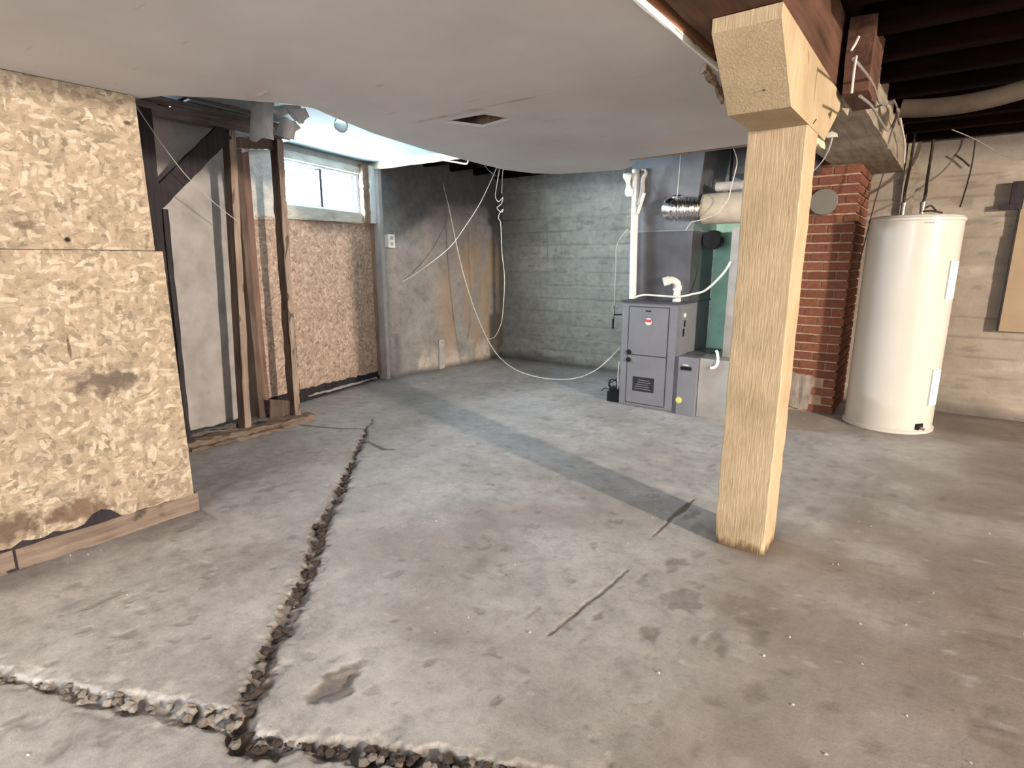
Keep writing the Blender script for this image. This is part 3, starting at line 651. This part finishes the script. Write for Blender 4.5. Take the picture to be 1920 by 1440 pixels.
stud((-4.10, 1.66, 1.66), (-4.10, 2.17, 2.17), .11, .045, 'stud_dark', 47, 'brace')
stud((-4.12, 1.16, 2.225), (-4.12, 2.66, 2.215), .10, .06, 'plate_grey', 48, 'top_plate', (1, 0, 0))
stud((-3.98, 1.16, 2.275), (-4.02, 2.62, 2.25), .06, .035, 'plate_grey', 49, 'top_plate', (1, 0, 0))
stud((-3.80, 1.18, 2.30), (-3.90, 2.40, 2.29), .05, .03, 'plate_grey', 50, 'top_plate', (1, 0, 0))
stud((-4.16, 2.24, 2.115), (-4.16, 2.56, 2.150), .075, .03, 'stud_brown', 51, 'header', (0, 0, 1))
stud((-4.10, 1.60, .03), (-4.08, 2.66, .022), .13, .055, 'plank_dirty', 52, 'bottom_plate', (1, 0, 0), .010, 26)
stud((-4.24, 1.75, .045), (-4.30, 2.52, .05), .05, .03, 'plate_grey', 53, 'loose_board', (1, 0, 0), .010, 20)
stud((-4.20, 2.20, .07), (-4.14, 2.50, .035), .03, .012, 'plate_grey', 55, 'splinter', (1, 0, 0), .006, 8)
stud((-4.22, 1.80, .07), (-4.12, 2.05, .05), .035, .012, 'plate_grey', 56, 'splinter', (1, 0, 0), .006, 8)
stud((-4.02, 1.66, .012), (-3.99, 2.35, .012), .05, .02, 'plank_dirty', 54, 'loose_board', (1, 0, 0), .008, 20)
finish('board_scrap', prism([(-4.17, 2.345, .03), (-4.17, 2.53, .03), (-4.17, 2.53, .17), (-4.17, 2.36, .215)], (-.012, 0, 0)), 'stud_brown', t)
finish('reddish_board', prism([at(x, y, X=-4.42) for x, y in ((443, 288), (466, 284), (506, 782), (480, 795))], (-.02, 0, 0)), 'red_board', t, label='wide reddish board between the studs')
# sheets on the closet back
CL = thing('closet_lining', (-4.5, 1.9, 0), 'pale two-piece wall sheet behind the dark studs, with a dark joint', 'wall sheet')
def closet_sheet(z0, z1, nm='sheet'):
    n, m_ = 50, 60; A = Vector((-4.52, 1.05, 0)); B = W(-.38, 0, .03); B.z = 0
    u = np.linspace(0, 1, n); z = np.linspace(z0, z1, m_); U, Z = np.meshgrid(u, z, indexing='ij'); Y = A.y+(B.y-A.y)*U
    f = fbm(Y, Z, 3, 300)
    Pn = np.stack([A.x+(B.x-A.x)*U, Y, Z], -1)
    dark = sst(.55, .8, fbm(Y*5, Z*.5, 2, 305))*.3; dark = np.maximum(dark, (1-sst(0, .45, Z+.3*(f-.5)))*.6)
    dark = np.maximum(dark, (np.abs(Z-1.35) < .03+.03*f)*.3)
    me = grid_mesh('sheet', Pn, np.stack([dark, sst(.6, .8, f)*.3, dark*.3], -1))
    return finish(nm, me, 'closet_panel', CL)
closet_sheet(.03, 1.345); closet_sheet(1.357, 2.30)
finish('joint', prism([(-4.535, 1.05, 1.33), tuple(W(-.38, 1.33, .012)), tuple(W(-.38, 1.37, .012)), (-4.535, 1.05, 1.37)], (-.004, 0, 0)), 'gap', CL)

# torn drywall hanging at the broken ceiling corner
g = 'scraps hanging from the broken ceiling corner'
def scrap(px_, Y, lab, m='drywall_scrap', name='drywall_scrap', th=.008, warp=.012, seed=0):
    r = random.Random(seed); bm = NB(); pts = [at(x, y, Y=Y+r.uniform(-warp, warp)) for x, y in px_]
    prism(pts, (0, th, 0), bm); bmesh.ops.triangulate(bm, faces=bm.faces)
    return finish(name, bm, m, None, lab, 'scrap', g)
scrap([(471, 176), (514, 178), (508, 225), (511, 262), (490, 258), (478, 266), (468, 262), (470, 215)], 1.93, 'flat rectangular piece of drywall hanging straight down beside the window', seed=1)
scrap([(512, 200), (535, 196), (560, 198), (572, 215), (566, 232), (552, 226), (540, 212), (520, 222)], 2.0, 'curled grey drywall scrap just right of the flat hanging piece', seed=2, warp=.03)
scrap([(528, 222), (550, 226), (562, 240), (552, 246), (549, 262), (540, 250), (532, 258), (526, 246), (514, 252), (512, 240), (522, 234)], 2.05, 'ragged jagged-edged drywall scrap, lowest of the hanging pieces', seed=3, warp=.03)
scrap([(543, 206), (570, 202), (578, 218), (560, 232), (556, 222)], 1.98, 'small paler curl of paper at the ceiling edge above the window', seed=4, warp=.02)
scrap([(440, 168), (478, 163), (503, 171), (486, 181), (462, 184)], 1.50, 'thin dark torn flap pressed under the ceiling near the broken corner', 'cement', 'torn_flap', .003, .0, 5)

# ================================================================== CHIMNEY
CH = thing('brick_chimney', (-.9, 5.75, 0), 'red brick chimney stack behind the post, left of the white tank', 'chimney')
X0, X1, Y0, Y1 = -1.21, -.60, 5.40, 6.13
finish('mortar', box(X0+.012, X1-.012, Y0+.010, Y1, 0, 2.5), 'mortar', CH)
ch = 2.5/33; bl_, bw = .198, .094
def brickmesh(l, w_, h):
    bm = box(-l/2, l/2, -w_/2, w_/2, 0, h); bmesh.ops.bevel(bm, geom=list(bm.edges), offset=.004, segments=1, affect='EDGES')
    for v in bm.verts: v.co += Vector([random.uniform(-.0015, .0015)]*3)
    me = bpy.data.meshes.new('brick'); bm.to_mesh(me); bm.free(); me.materials.append(M['brick']); return me
bf, bh = brickmesh(bl_, bw, ch-.014), brickmesh(bw, bw, ch-.014)
def brick(me, x, y, z, rz=0):
    o = bpy.data.objects.new('brick', me); COL.objects.link(o); o.parent = CH
    o.location = Vector((x, y, z))-CH.location; o.rotation_euler = (0, random.uniform(-.006, .006), rz+random.uniform(-.008, .008)); 
for k in range(33):
    z = k*ch+.006
    if k % 2 == 0: row = [(bf, X0+bl_/2+i*(bl_+.010)) for i in range(2)]+[(bf, X1-bl_/2+.004)]; row[0] = (bf, X0+.1)
    else: row = [(bh, X0+bw/2)]+[(bf, X0+bw+.010+bl_/2+i*(bl_+.010)) for i in range(2)]+[(bh, X1-bw/2+.002)]
    for me, x in row:
        if k*ch < .30 and x < X1-.16: continue
        brick(me, x, Y0+bw/2+random.uniform(-.002, .002), z)
    for i in range(3): brick(bf, X1-bw/2+.001, Y0+(bw if k % 2 == 0 else .0)+.012+bl_/2+(0 if k % 2 == 0 else bw*.0+.1)+i*(bl_+.012), z, PI/2)
finish('cement_patch', plank((-1.2, 5.41, .20), (-.78, 5.41, .17), (0, 0, 1), .31, .035, 14, .006, seed=60), 'cement', CH, label='grey cement patch at the foot')
finish('flue_cover', lathe([(0.001, -.012), (.098, -.012), (.104, -.004), (.106, .02)], (-.845, 5.375, 1.765), 48, 'Y'), 'soot_disc', CH, smooth=True, label='round grey metal flue cover')

# ================================================================== WATER HEATER
HC = Vector((-.205, 5.385, 0)); T = thing('water_heater', HC, 'tall white cylindrical water heater beside the brick chimney', 'water heater')
finish('tank', lathe([(.29, .0), (.302, .004), (.305, .03), (.300, .036), (.300, 1.585), (.302, 1.60), (.298, 1.612), (.285, 1.622), (.001, 1.635)], HC, 96), 'tank', T, smooth=True)
finish('base_ring', lathe([(.304, .0), (.312, .002), (.313, .022), (.306, .026), (.302, .024)], HC, 96), 'tank', T, smooth=True)
finish('top_rim', lathe([(.303, 1.578), (.308, 1.582), (.308, 1.60), (.303, 1.604)], HC, 96), 'tank', T, smooth=True)
def curved(nm, a0, a1, z0, z1, r0, r1, m, lab=None):
    bm = NB(); rings = []
    for i in range(9):
        a = R(a0+(a1-a0)*i/8); c, s_ = math.cos(a), math.sin(a)
        rings.append([(HC.x+c*r, HC.y+s_*r, z) for r, z in ((r0, z0), (r1, z0+.004), (r1, z1-.004), (r0, z1))])
    ring_loft(bm, rings); return finish(nm, bm, m, T, lab)
curved('access_cover', -36, -18, 1.02, 1.30, .298, .314, 'white_trim'); curved('access_cover', -36, -18, .22, .50, .298, .314, 'white_trim')
curved('drain_recess', -50, -38, .035, .085, .298, .307, 'gap', 'black drain opening at the foot')
v = Vector((math.cos(R(-44)), math.sin(R(-44)), 0)); finish('drain_valve', tube([HC+v*.30+Vector((0, 0, .055)), HC+v*.345+Vector((0, 0, .05))], .012, 10, smooth=0), 'brass', T)
curved('rating_label', -78, -66, 1.555, 1.567, .3, .3015, 'grey_board')
for dx, nm in ((-.09, 'a'), (.03, 'b')): finish('pipe_nipple', lathe([(.016, 1.62), (.016, 1.70), (.02, 1.70), (.02, 1.725), (.001, 1.726)], (HC.x+dx, HC.y-.02, 0), 16), 'brass', T, smooth=True)
# pipes above the tank
pg = None
cable('water_pipe', [(-.295, 5.365, 1.70), (-.30, 5.40, 1.82), (-.315, 5.75, 1.95), (-.32, 5.95, 2.1), (-.32, 6.0, 2.45)], .011, 'dark_wire', 'left of the two dark pipes rising from the tank top', 'pipe', 10)
cable('water_pipe', [(-.175, 5.365, 1.70), (-.17, 5.42, 1.80), (-.185, 5.8, 1.9), (-.19, 5.98, 2.1), (-.19, 6.02, 2.45)], .011, 'dark_wire', 'right of the two dark pipes rising from the tank top', 'pipe', 10)
cable('electric_cable', [(-.05, 5.35, 1.64), (-.11, 5.33, 1.655), (-.17, 5.36, 1.66), (-.13, 5.42, 1.70), (-.09, 5.44, 1.66)], .006, 'dark_wire', 'short black cable looping on top of the white tank')
cable('electric_cable', [at(1800, 388, Y=5.5), at(1812, 350, Y=5.8), at(1822, 310, Y=5.98), at(1828, 270, Y=6.05), at(1830, 250, Y=6.05)], .005, 'dark_wire', 'thin dark cable from the tank top right edge up the wall')
cable('electric_cable', [at(1606, 520, Y=5.3), at(1612, 490, Y=5.3), at(1625, 440, Y=5.25), at(1640, 380, Y=5.2), at(1655, 330, Y=5.2), at(1668, 290, Y=5.2), at(1676, 262, Y=5.2)], .004, 'dark_wire', 'thin dark cable hanging between the chimney and the white tank')
finish('backing_board', box(-.36, -.27, 6.085, 6.115, 1.60, 2.29), 'beam_pale', None, 'narrow pale upright board on the wall above the water heater', 'board')
cable('electric_cable', [at(1790, 290, Y=6.09), at(1805, 300, Y=6.09), at(1818, 312, Y=6.09)], .007, 'dark_wire', 'short dark stub of cable on the concrete above the tank')
t = thing('wall_panel', (.62, 6.09, .73), 'flat beige board hung on the concrete at the right edge', 'board')
finish('sheet', box(.435, .95, 6.075, 6.10, .735, 1.72), 'beige_panel', t, bevel=.002)
finish('edge_strip', box(.422, .434, 6.07, 6.11, .735, 1.90), 'stud_dark', t)
finish('wall_bracket', (lambda b: (box(.30, .44, 6.06, 6.11, 1.69, 1.73, b), box(.36, .44, 6.05, 6.11, 1.73, 1.90, b), b)[-1])(NB()), 'stud_dark', None, 'dark bracket on the wall above the beige board', 'bracket')

# sagging wrapped duct under the right-hand joists
cable('insulated_duct', [at(1690, 204, Y=4.0), at(1745, 202, Y=4.0), at(1800, 196, Y=4.0), at(1860, 184, Y=4.0), at(1925, 166, Y=4.0), at(2050, 130, Y=4.0)], .046, 'duct_dirty', 'dusty wrapped duct sagging under the dark joists, top right', 'duct', 16)
cable('electric_cable', [at(1785, 243, Y=4.6), at(1830, 262, Y=4.9), at(1880, 290, Y=5.2), at(1920, 300, Y=5.6)], .003, 'wire_grey', 'faint thin cable sloping right below the wrapped duct')
# cables draped along the far beam
paths = [([(1600, 110), (1625, 140), (1640, 165), (1648, 190), (1662, 196), (1676, 190)], 'cable looping along the top of the greyed beam', .006),
         ([(1676, 188), (1682, 205), (1676, 235), (1668, 262), (1665, 280)], 'cable dropping off the far end of the loop on the beam', .006),
         ([(1612, 180), (1635, 200), (1650, 225), (1665, 245), (1676, 230), (1682, 212)], 'slack cable sagging in a U across the greyed beam', .006),
         ([(1684, 205), (1690, 235), (1696, 270), (1695, 305)], 'pale cable hanging over the far end of the beam', .008)]
for k, (pp, lab, r_) in enumerate(paths): cable('beam_cable', [at(x, y, X=-.355+.006*k) for x, y in pp], r_, 'wire_grey' if k < 3 else 'wire', lab)
finish('wire_end', tube([at(1596, 95, X=-.34), at(1604, 82, X=-.33), at(1611, 68, X=-.32)], .004), 'wire', FB, label='bare pale wire end')
finish('strap', tube([at(1606, 105, X=-.347), at(1602, 130, X=-.347), at(1597, 175, X=-.347)], .004), 'wire', FB, label='thin pale strap')
finish('paper_tag', prism([at(1578, 202, X=-.44), at(1590, 204, X=-.40), at(1588, 216, X=-.41)], (.004, .004, 0)), 'white_trim', FB)
finish('wire_connector', prism([at(x, y, Y=3.05) for x, y in ((1548, 252), (1560, 246), (1569, 250), (1570, 256), (1550, 258))], (0, .02, 0)), 'pvc', None, 'small white wire connector behind the post top', 'connector')
cable('electric_wire', [at(1561, 256, Y=3.06), at(1556, 275, Y=3.1), at(1545, 298, Y=3.2), at(1528, 318, Y=3.3), at(1510, 330, Y=3.4)], .003, 'wire', 'thin white wire curving down from the connector behind the post', 'wire')

# ================================================================== FURNACE
FX0, FX1, FY0, FY1, FH = -2.235, -1.70, 4.64, 5.36, .95
F = thing('gas_furnace', ((FX0+FX1)/2, 5.0, 0), 'grey upright furnace cabinet with two door panels', 'furnace')
finish('cabinet', box(FX0, FX1, FY0+.012, FY1, 0, FH), 'furnace', F, bevel=.006)
finish('top_flange', box(FX0-.012, FX1+.012, FY0-.004, FY1, FH-.012, FH+.006), 'furnace_dark', F)
def panel(z0, z1, nm):
    bm = box(FX0+.075, FX1-.105, FY0-.006, FY0+.012, z0, z1)
    return finish(nm, bm, 'furnace', F, bevel=.005)
finish('front_frame', box(FX0+.004, FX1-.03, FY0, FY0+.012, .02, FH-.03), 'furnace', F, bevel=.006)
pu = panel(.485, .90, 'upper_door'); pl_ = panel(.045, .475, 'lower_door')
finish('handle_slot', box(-2.01, -1.96, FY0-.009, FY0-.004, .865, .876), 'gap', pu)
bm = lathe([(.001, -.003), (.030, -.003), (.031, .003)], (-1.98, FY0-.008, .78), 32, 'Y'); finish('badge', bm, 'badge_white', pu, smooth=True, label='round red and white badge')
finish('badge_band', box(-2.008, -1.952, FY0-.0135, FY0-.0105, .777, .799), 'badge_red', pu)
finish('rating_plate', box(-2.10, -1.90, FY0-.009, FY0-.005, .155, .285), 'label_dark', pl_, label='dark rating plate')
for k in range(5): finish('plate_line', box(-2.085+.01*k, -1.93-.012*(k % 3), FY0-.0105, FY0-.008, .175+k*.02, .181+k*.02), 'furnace', pl_)
for z in (.50, .43): finish('latch', lathe([(.001, -.014), (.020, -.013), (.023, 0)], (FX0+.085, FY0-.006, z), 20, 'Y'), 'black', F, smooth=True)
finish('side_grommet', lathe([(.001, .010), (.016, .010), (.018, 0)], (FX1, FY0+.09, .845), 20, 'X'), 'white_trim', F, smooth=True)
finish('side_slot', box(FX1, FX1+.004, FY0+.085, FY0+.115, .745, .80), 'gap', F); finish('side_slot', box(FX1, FX1+.004, FY0+.07, FY0+.10, .665, .73), 'gap', F)
finish('door_gap', box(FX0+.066, FX1-.096, FY0-.0015, FY0+.002, .036, .909), 'furnace_dark', F)
pe = [(-1.785, 4.75, FH), (-1.785, 4.75, FH+.13), (-1.795, 4.745, FH+.165), (-1.83, 4.725, FH+.185), (-1.87, 4.70, FH+.175)]
E_ = finish('exhaust_elbow', tube(pe, .031, 20, smooth=5), 'pvc', F, smooth=True, label='white plastic elbow on top')
finish('coupling', lathe([(.036, FH), (.036, FH+.045), (.031, FH+.047)], (-1.785, 4.75, 0), 24), 'pvc', E_, smooth=True)
finish('coupling', lathe([(.036, FH+.10), (.037, FH+.14), (.031, FH+.142)], (-1.785, 4.75, 0), 24), 'pvc', E_, smooth=True)
finish('coupling', tube([(-1.845, 4.715, FH+.183), (-1.885, 4.69, FH+.17)], .037, 20, smooth=0), 'pvc', E_, smooth=True)
cable('flexible_conduit', [(-2.14, 4.68, FH+.03), (-2.05, 4.69, FH+.055), (-1.9, 4.70, FH+.05), (-1.75, 4.70, FH+.05), (-1.64, 4.72, FH+.075), (-1.54, 4.74, FH+.11), (-1.42, 4.76, FH+.24), (-1.37, 4.78, FH+.34)], .009, 'pvc', 'grey flexible conduit crossing behind the elbow on the furnace', 'conduit', 10)
# plenum
t = thing('supply_plenum', (-1.9, 5.05, FH), 'tall dark sheet-metal plenum rising from the furnace to the ceiling', 'duct')
finish('lower_section', box(-2.205, -1.69, 4.77, 5.33, FH+.006, 1.545), 'plenum_low', t, bevel=.01)
bm = NB(); hexa(bm, [(-2.205, 4.77, 1.548), (-1.69, 4.77, 1.548), (-1.69, 5.33, 1.548), (-2.205, 5.33, 1.548), (-2.26, 4.72, 2.30), (-1.60, 4.72, 2.30), (-1.60, 5.38, 2.30), (-2.26, 5.40, 2.30)])
finish('upper_section', bm, 'plenum_high', t, bevel=.01)
finish('seam', box(-2.212, -1.683, 4.762, 5.335, 1.538, 1.550), 'galv', t)
finish('fold', prism([(-2.10, 4.769, 1.56), (-1.93, 4.769, 1.56), (-2.07, 4.735, 2.0)], (0, .006, 0)), 'plenum_high', t)
finish('trunk', box(-1.49, -.88, 4.95, 5.37, 1.98, 2.28), 'plenum_low', t, bevel=.008, label='wide trunk duct just under the joists')
finish('strap', box(-1.478, -1.462, 4.935, 4.95, 1.72, 2.28), 'gap', t)
# flex duct with beige wrapped section
t = thing('flexible_duct', (-1.75, 4.9, 1.7), 'crinkled silver flexible duct joined to a beige wrapped pipe', 'duct')
pA, pB = at(1262, 392, Y=4.68), at(1322, 392, Y=4.80)
bm = NB(); n = 54; rings = []
path = smoothpath([pA+Vector((-.0, .10, .03)), pA, pA.lerp(pB, .45), pB], 18)
for i, p in enumerate(path):
    tt = (path[min(i+1, len(path)-1)]-path[max(i-1, 0)]).normalized(); a = tt.cross(Vector((0, 0, 1))).normalized(); b = tt.cross(a)
    rr = .088+.007*(1 if i % 4 < 2 else -1)
    rings.append([p+(a*math.cos(2*PI*k/24)+b*math.sin(2*PI*k/24))*(rr+random.uniform(-.002, .002)) for k in range(24)])
ring_loft(bm, rings); finish('flex_hose', bm, 'foil', t, smooth=True)
p0 = at(1324, 392, Y=4.81); p1 = p0+Vector((.5, .03, .0))
finish('wrapped_pipe', tube([p0, p0.lerp(p1, .05), p1], .1, 28, smooth=5, rad=lambda u: .075+.045*min(1, u*12)), 'wrap', t, smooth=True)
finish('wrap_band', tube([p0+Vector((.075, -.02, .165)), p1+Vector((.05, -.02, .165))], .036, 12, smooth=0), 'drywall_scrap', t, smooth=True, label='pale strip along the top')
finish('wrap_band', tube([p0+Vector((.055, -.02, -.085)), p1+Vector((.05, -.02, -.085))], .034, 12, smooth=0), 'drywall_scrap', t, smooth=True, label='pale strip along the bottom')
finish('round_cap', lathe([(.001, 0), (.075, 0), (.08, .02), (.08, .10)], (-1.60, 4.98, 1.47), 28, 'Y'), 'black', t, smooth=True, label='dark round duct end below the hose')
cable('duct_hanger', [at(1276, 290, Y=4.7), at(1273, 330, Y=4.69), at(1269, 374, Y=4.68)], .0025, 'wire', 'thin white wire holding up the silver duct', 'wire')
cable('duct_hanger', [at(1374, 275, Y=4.6), at(1382, 300, Y=4.62), at(1378, 325, Y=4.64), at(1371, 350, Y=4.64), at(1366, 372, Y=4.63), at(1355, 388, Y=4.62), at(1342, 402, Y=4.62), at(1312, 413, Y=4.64), at(1296, 417, Y=4.66), at(1286, 432, Y=4.7)], .0035, 'wire', 'pale wire running down over the beige wrapped pipe', 'wire')
# teal board and return duct
finish('teal_board', box(-1.68, -1.02, 5.345, 5.375, 0, 1.66), 'teal', None, 'teal green foam board standing behind the furnace', 'board')
t = thing('return_duct', (-1.2, 5.0, 0), 'galvanised return duct standing right of the furnace, half behind the post', 'duct')
finish('riser', box(-1.40, -1.02, 4.86, 5.33, .50, 1.56), 'galv_pale', t, bevel=.006)
finish('base_box', box(-1.525, -.98, 4.675, 5.3, 0, .50), 'galv_pale', t, bevel=.006)
t = thing('filter_box', (-1.61, 4.9, 0), 'low grey filter box with a dark slot, joined to the furnace side', 'box')
finish('body', box(FX1+.012, -1.53, 4.625, 5.25, 0, .505), 'furnace', t, bevel=.006)
finish('slot', box(-1.665, -1.575, 4.619, 4.627, .395, .425), 'gap', t, label='dark hand slot')
finish('sticker', lathe([(.001, -.002), (.027, -.002), (.028, .003)], (-1.665, 4.622, .13), 24, 'Y'), 'sticker_yellow', t, label='round yellow sticker')
finish('tape', box(-1.645, -1.60, 4.6185, 4.626, .435, .443), 'badge_white', t, label='small white label')
cable('sealing_tape', [at(1332, 690, Y=4.66), at(1341, 688, Y=4.66), at(1346, 678, Y=4.67), at(1345, 662, Y=4.69), at(1343, 658, Y=4.70)], .012, 'white_trim', 'crumpled white tape on the top edge of the return duct base', 'tape', 8)
# vent pipe with torn wrap on top
t = thing('vent_pipe', (-2.17, 4.82, FH), 'white upright vent pipe rising from the furnace left side to the ceiling', 'pipe')
finish('pipe', tube([at(1186, 560, Y=4.70), at(1189, 440, Y=4.70), at(1192, 335, Y=4.70), at(1192, 318, Y=4.70)], .031, 20, smooth=3), 'pvc', t, smooth=True)
bm = NB(); tube([at(1180, 368, Y=4.68), at(1178, 345, Y=4.67), at(1177, 325, Y=4.66)], .03, 10, bm, 4, lambda u: .026+.012*math.sin(u*9))
for v in bm.verts: v.co += Vector([random.uniform(-.006, .006) for _ in range(3)])
finish('torn_wrap', bm, 'white_trim', t, label='ragged white wrap at the top')
bm = NB(); tube([at(1199, 385, Y=4.68), at(1204, 360, Y=4.67), at(1206, 335, Y=4.66), at(1212, 322, Y=4.65), at(1204, 316, Y=4.64)], .02, 8, bm, 4, lambda u: .022-.014*u)
for v in bm.verts: v.co += Vector([random.uniform(-.004, .004) for _ in range(3)])
finish('torn_wrap', bm, 'drywall_scrap', t)
finish('branch', tube([at(1196, 400, Y=4.68), at(1203, 378, Y=4.67), at(1208, 362, Y=4.66)], .014, 10, smooth=3), 'pvc', t, smooth=True)
# gas line with valve
t = thing('gas_pipe', (-2.36, 4.9, .7), 'thin gas line with a small valve at the left of the furnace', 'pipe')
g0 = lambda x, y: at(x, y, Y=4.80)
finish('tube', tube([g0(1177, 430), g0(1163, 447), g0(1156, 465), g0(1155, 500), g0(1153, 540), g0(1152, 572)], .004, 8, smooth=4), 'wire', t, smooth=True)
finish('valve', tube([g0(1150, 572), g0(1150, 583), g0(1150, 590), g0(1149, 598)], .01, 12, smooth=2, rad=lambda u: .009+.006*abs(math.sin(u*9))), 'brass', t, smooth=True)
finish('drip_leg', tube([g0(1149.5, 596), g0(1149, 616)], .010, 12, smooth=0), 'black', t, smooth=True)
finish('tee_arm', tube([g0(1150, 590), g0(1166, 590)], .007, 10, smooth=0), 'black', t, smooth=True)
# condensate pump
pc = at(1146, 748, Y=4.72); t = thing('condensate_pump', (pc.x, 4.75, 0), 'small black condensate pump box on the floor left of the furnace', 'pump')
finish('reservoir', box(-2.385, -2.265, 4.70, 4.84, 0, .095), 'black', t, bevel=.008)
finish('motor_cover', box(-2.37, -2.275, 4.715, 4.80, .095, .135), 'black', t, bevel=.01)
finish('cord', tube([(-2.36, 4.74, .12), (-2.38, 4.72, .17), (-2.34, 4.70, .215), (-2.29, 4.70, .20), (-2.29, 4.69, .15), (-2.34, 4.68, .14), (-2.36, 4.68, .17), (-2.31, 4.68, .21), (-2.27, 4.68, .24)], .006, 8, smooth=5), 'black', t, smooth=True)
finish('cord', tube([(-2.37, 4.72, .11), (-2.41, 4.70, .12), (-2.44, 4.69, .09)], .004, 8, smooth=5), 'black', t, smooth=True)
cable('drain_tube', [(-2.275, 4.70, .13), (-2.262, 4.67, .20), (-2.258, 4.66, .30), (-2.250, 4.655, .40)], .006, 'pvc', 'thin white drain tube from the black pump up the furnace edge', 'tube')

# ================================================================== HANGING WIRES
Yw = 5.15
pp = [(938, 308), (932, 345), (929, 368), (935, 378), (943, 370), (940, 382), (932, 390), (941, 398), (943, 392), (936, 402), (935, 410), (939, 420), (941, 470), (946, 520), (944, 570), (940, 605), (930, 628), (920, 635), (912, 633)]
cable('hanging_wire', [at(x, y, Y=Yw-.002*i) for i, (x, y) in enumerate(pp)], .0042, 'wire', 'white wire with a kinked zigzag top ending in a long loop', 'wire')
cable('hanging_wire', [at(x, y, Y=Yw+.05) for x, y in ((945, 306), (942, 330), (941, 362))], .0035, 'wire', 'short straight wire beside the kinked wire', 'wire')
pp = [(934, 308), (918, 345), (898, 385), (872, 425), (845, 462), (805, 495), (765, 522), (732, 537)]
cable('hanging_wire', [at(x, y, Y=Yw-.12*i) for i, (x, y) in enumerate(pp)], .0042, 'wire', 'white wire slanting down left to the wall by the window', 'wire')
pp = [(831, 345), (842, 390), (852, 440), (868, 510), (888, 575), (912, 632), (935, 668), (965, 692), (1000, 705), (1040, 711), (1080, 709), (1115, 695), (1140, 675), (1162, 652)]
cable('hanging_wire', [at(x, y, Y=5.10-.03*i) for i, (x, y) in enumerate([(829, 318)]+pp)], .0048, 'wire', 'long white wire sagging almost to the floor and up to the furnace', 'wire')
cable('hanging_wire', [at(x, y, Y=5.95) for x, y in ((1021, 322), (1022, 380), (1025, 440), (1027, 490))], .0035, 'wire_grey', 'faint straight wire hanging alone against the back wall', 'wire')
cable('hanging_wire', [at(x, y, Y=5.1) for x, y in ((903, 300), (915, 318), (930, 330))], .003, 'wire_grey', 'thin wire crossing behind the wire bundle at the ceiling', 'wire')
cable('loose_string', [at(256, 200, X=-3.7), at(300, 265, X=-3.8), at(350, 330, X=-3.9), at(405, 383, X=-4.0), at(447, 416, X=-4.05)], .0025, 'wire', 'thin white string slanting across the dark studs', 'string')
cable('bent_conduit', [at(x, y, Y=4.35) for x, y in ((832, 300), (850, 303), (872, 307), (877, 305), (878, 300), (879, 285))], .008, 'white_trim', 'white L-shaped conduit at the end of the window bay board', 'conduit', 10, 4)
bm = lathe([(.001, 0), (.05, 0), (.05, .05), (.03, .06), (.001, .06)], tuple(at(928, 322, Y=5.55)), 20, 'Y'); finish('junction_box', bm, 'black', None, 'round black junction box behind the hanging wires', 'box', smooth=True)
p = at(990, 312, Y=4.45); cable('conduit_stub', [p+Vector((-.02, 0, .01)), p+Vector((.02, .0, -.004)), p+Vector((.03, 0, .03))], .010, 'pvc', 'little white conduit stub at the far ceiling edge', 'conduit', 10)
# outlet on the wall right of the window
o1 = at(733, 452, X=-4.76); t = thing('outlet_box', (-4.77, 4.20, 1.43), 'white electrical outlet box on the wall right of the window', 'outlet')
finish('box', box(-4.80, -4.735, 4.165, 4.245, 1.435, 1.565), 'grey_board', t, bevel=.003)
finish('face_plate', box(-4.735, -4.729, 4.16, 4.25, 1.43, 1.57), 'white_trim', t, bevel=.002)
for z in (1.47, 1.53): finish('socket', box(-4.7295, -4.727, 4.185, 4.225, z-.017, z+.017), 'grey_board', t, bevel=.004)
# bulb under the bay ceiling
bp = at(642, 206, Z=2.285); bx, by = bp.x, bp.y
bx, by = -3.17, 2.44
t = thing('light_bulb', (bx, by, 2.12), 'unlit clear bulb hanging from the pale ceiling above the window', 'bulb')
finish('glass_globe', lathe([(.001, 2.090), (.018, 2.093), (.036, 2.108), (.044, 2.13), (.040, 2.155), (.026, 2.185), (.018, 2.215)], (bx, by, 0), 28), 'bulb', t, smooth=True)
finish('socket', lathe([(.019, 2.21), (.022, 2.215), (.022, 2.262), (.05, 2.272), (.052, 2.284)], (bx, by, 0), 28), 'white_trim', t, smooth=True)
# bare bulb fitting of the right-hand side, beyond the frame
t = thing('bare_bulb_holder', (6.3, .5, 2.34), 'bare bulb holder under the joists, right of the view', 'lamp')
finish('socket', lathe([(.02, 2.185), (.024, 2.19), (.024, 2.25), (.05, 2.262), (.05, 2.27)], (6.3, .5, .16), 20), 'white_trim', t, smooth=True)
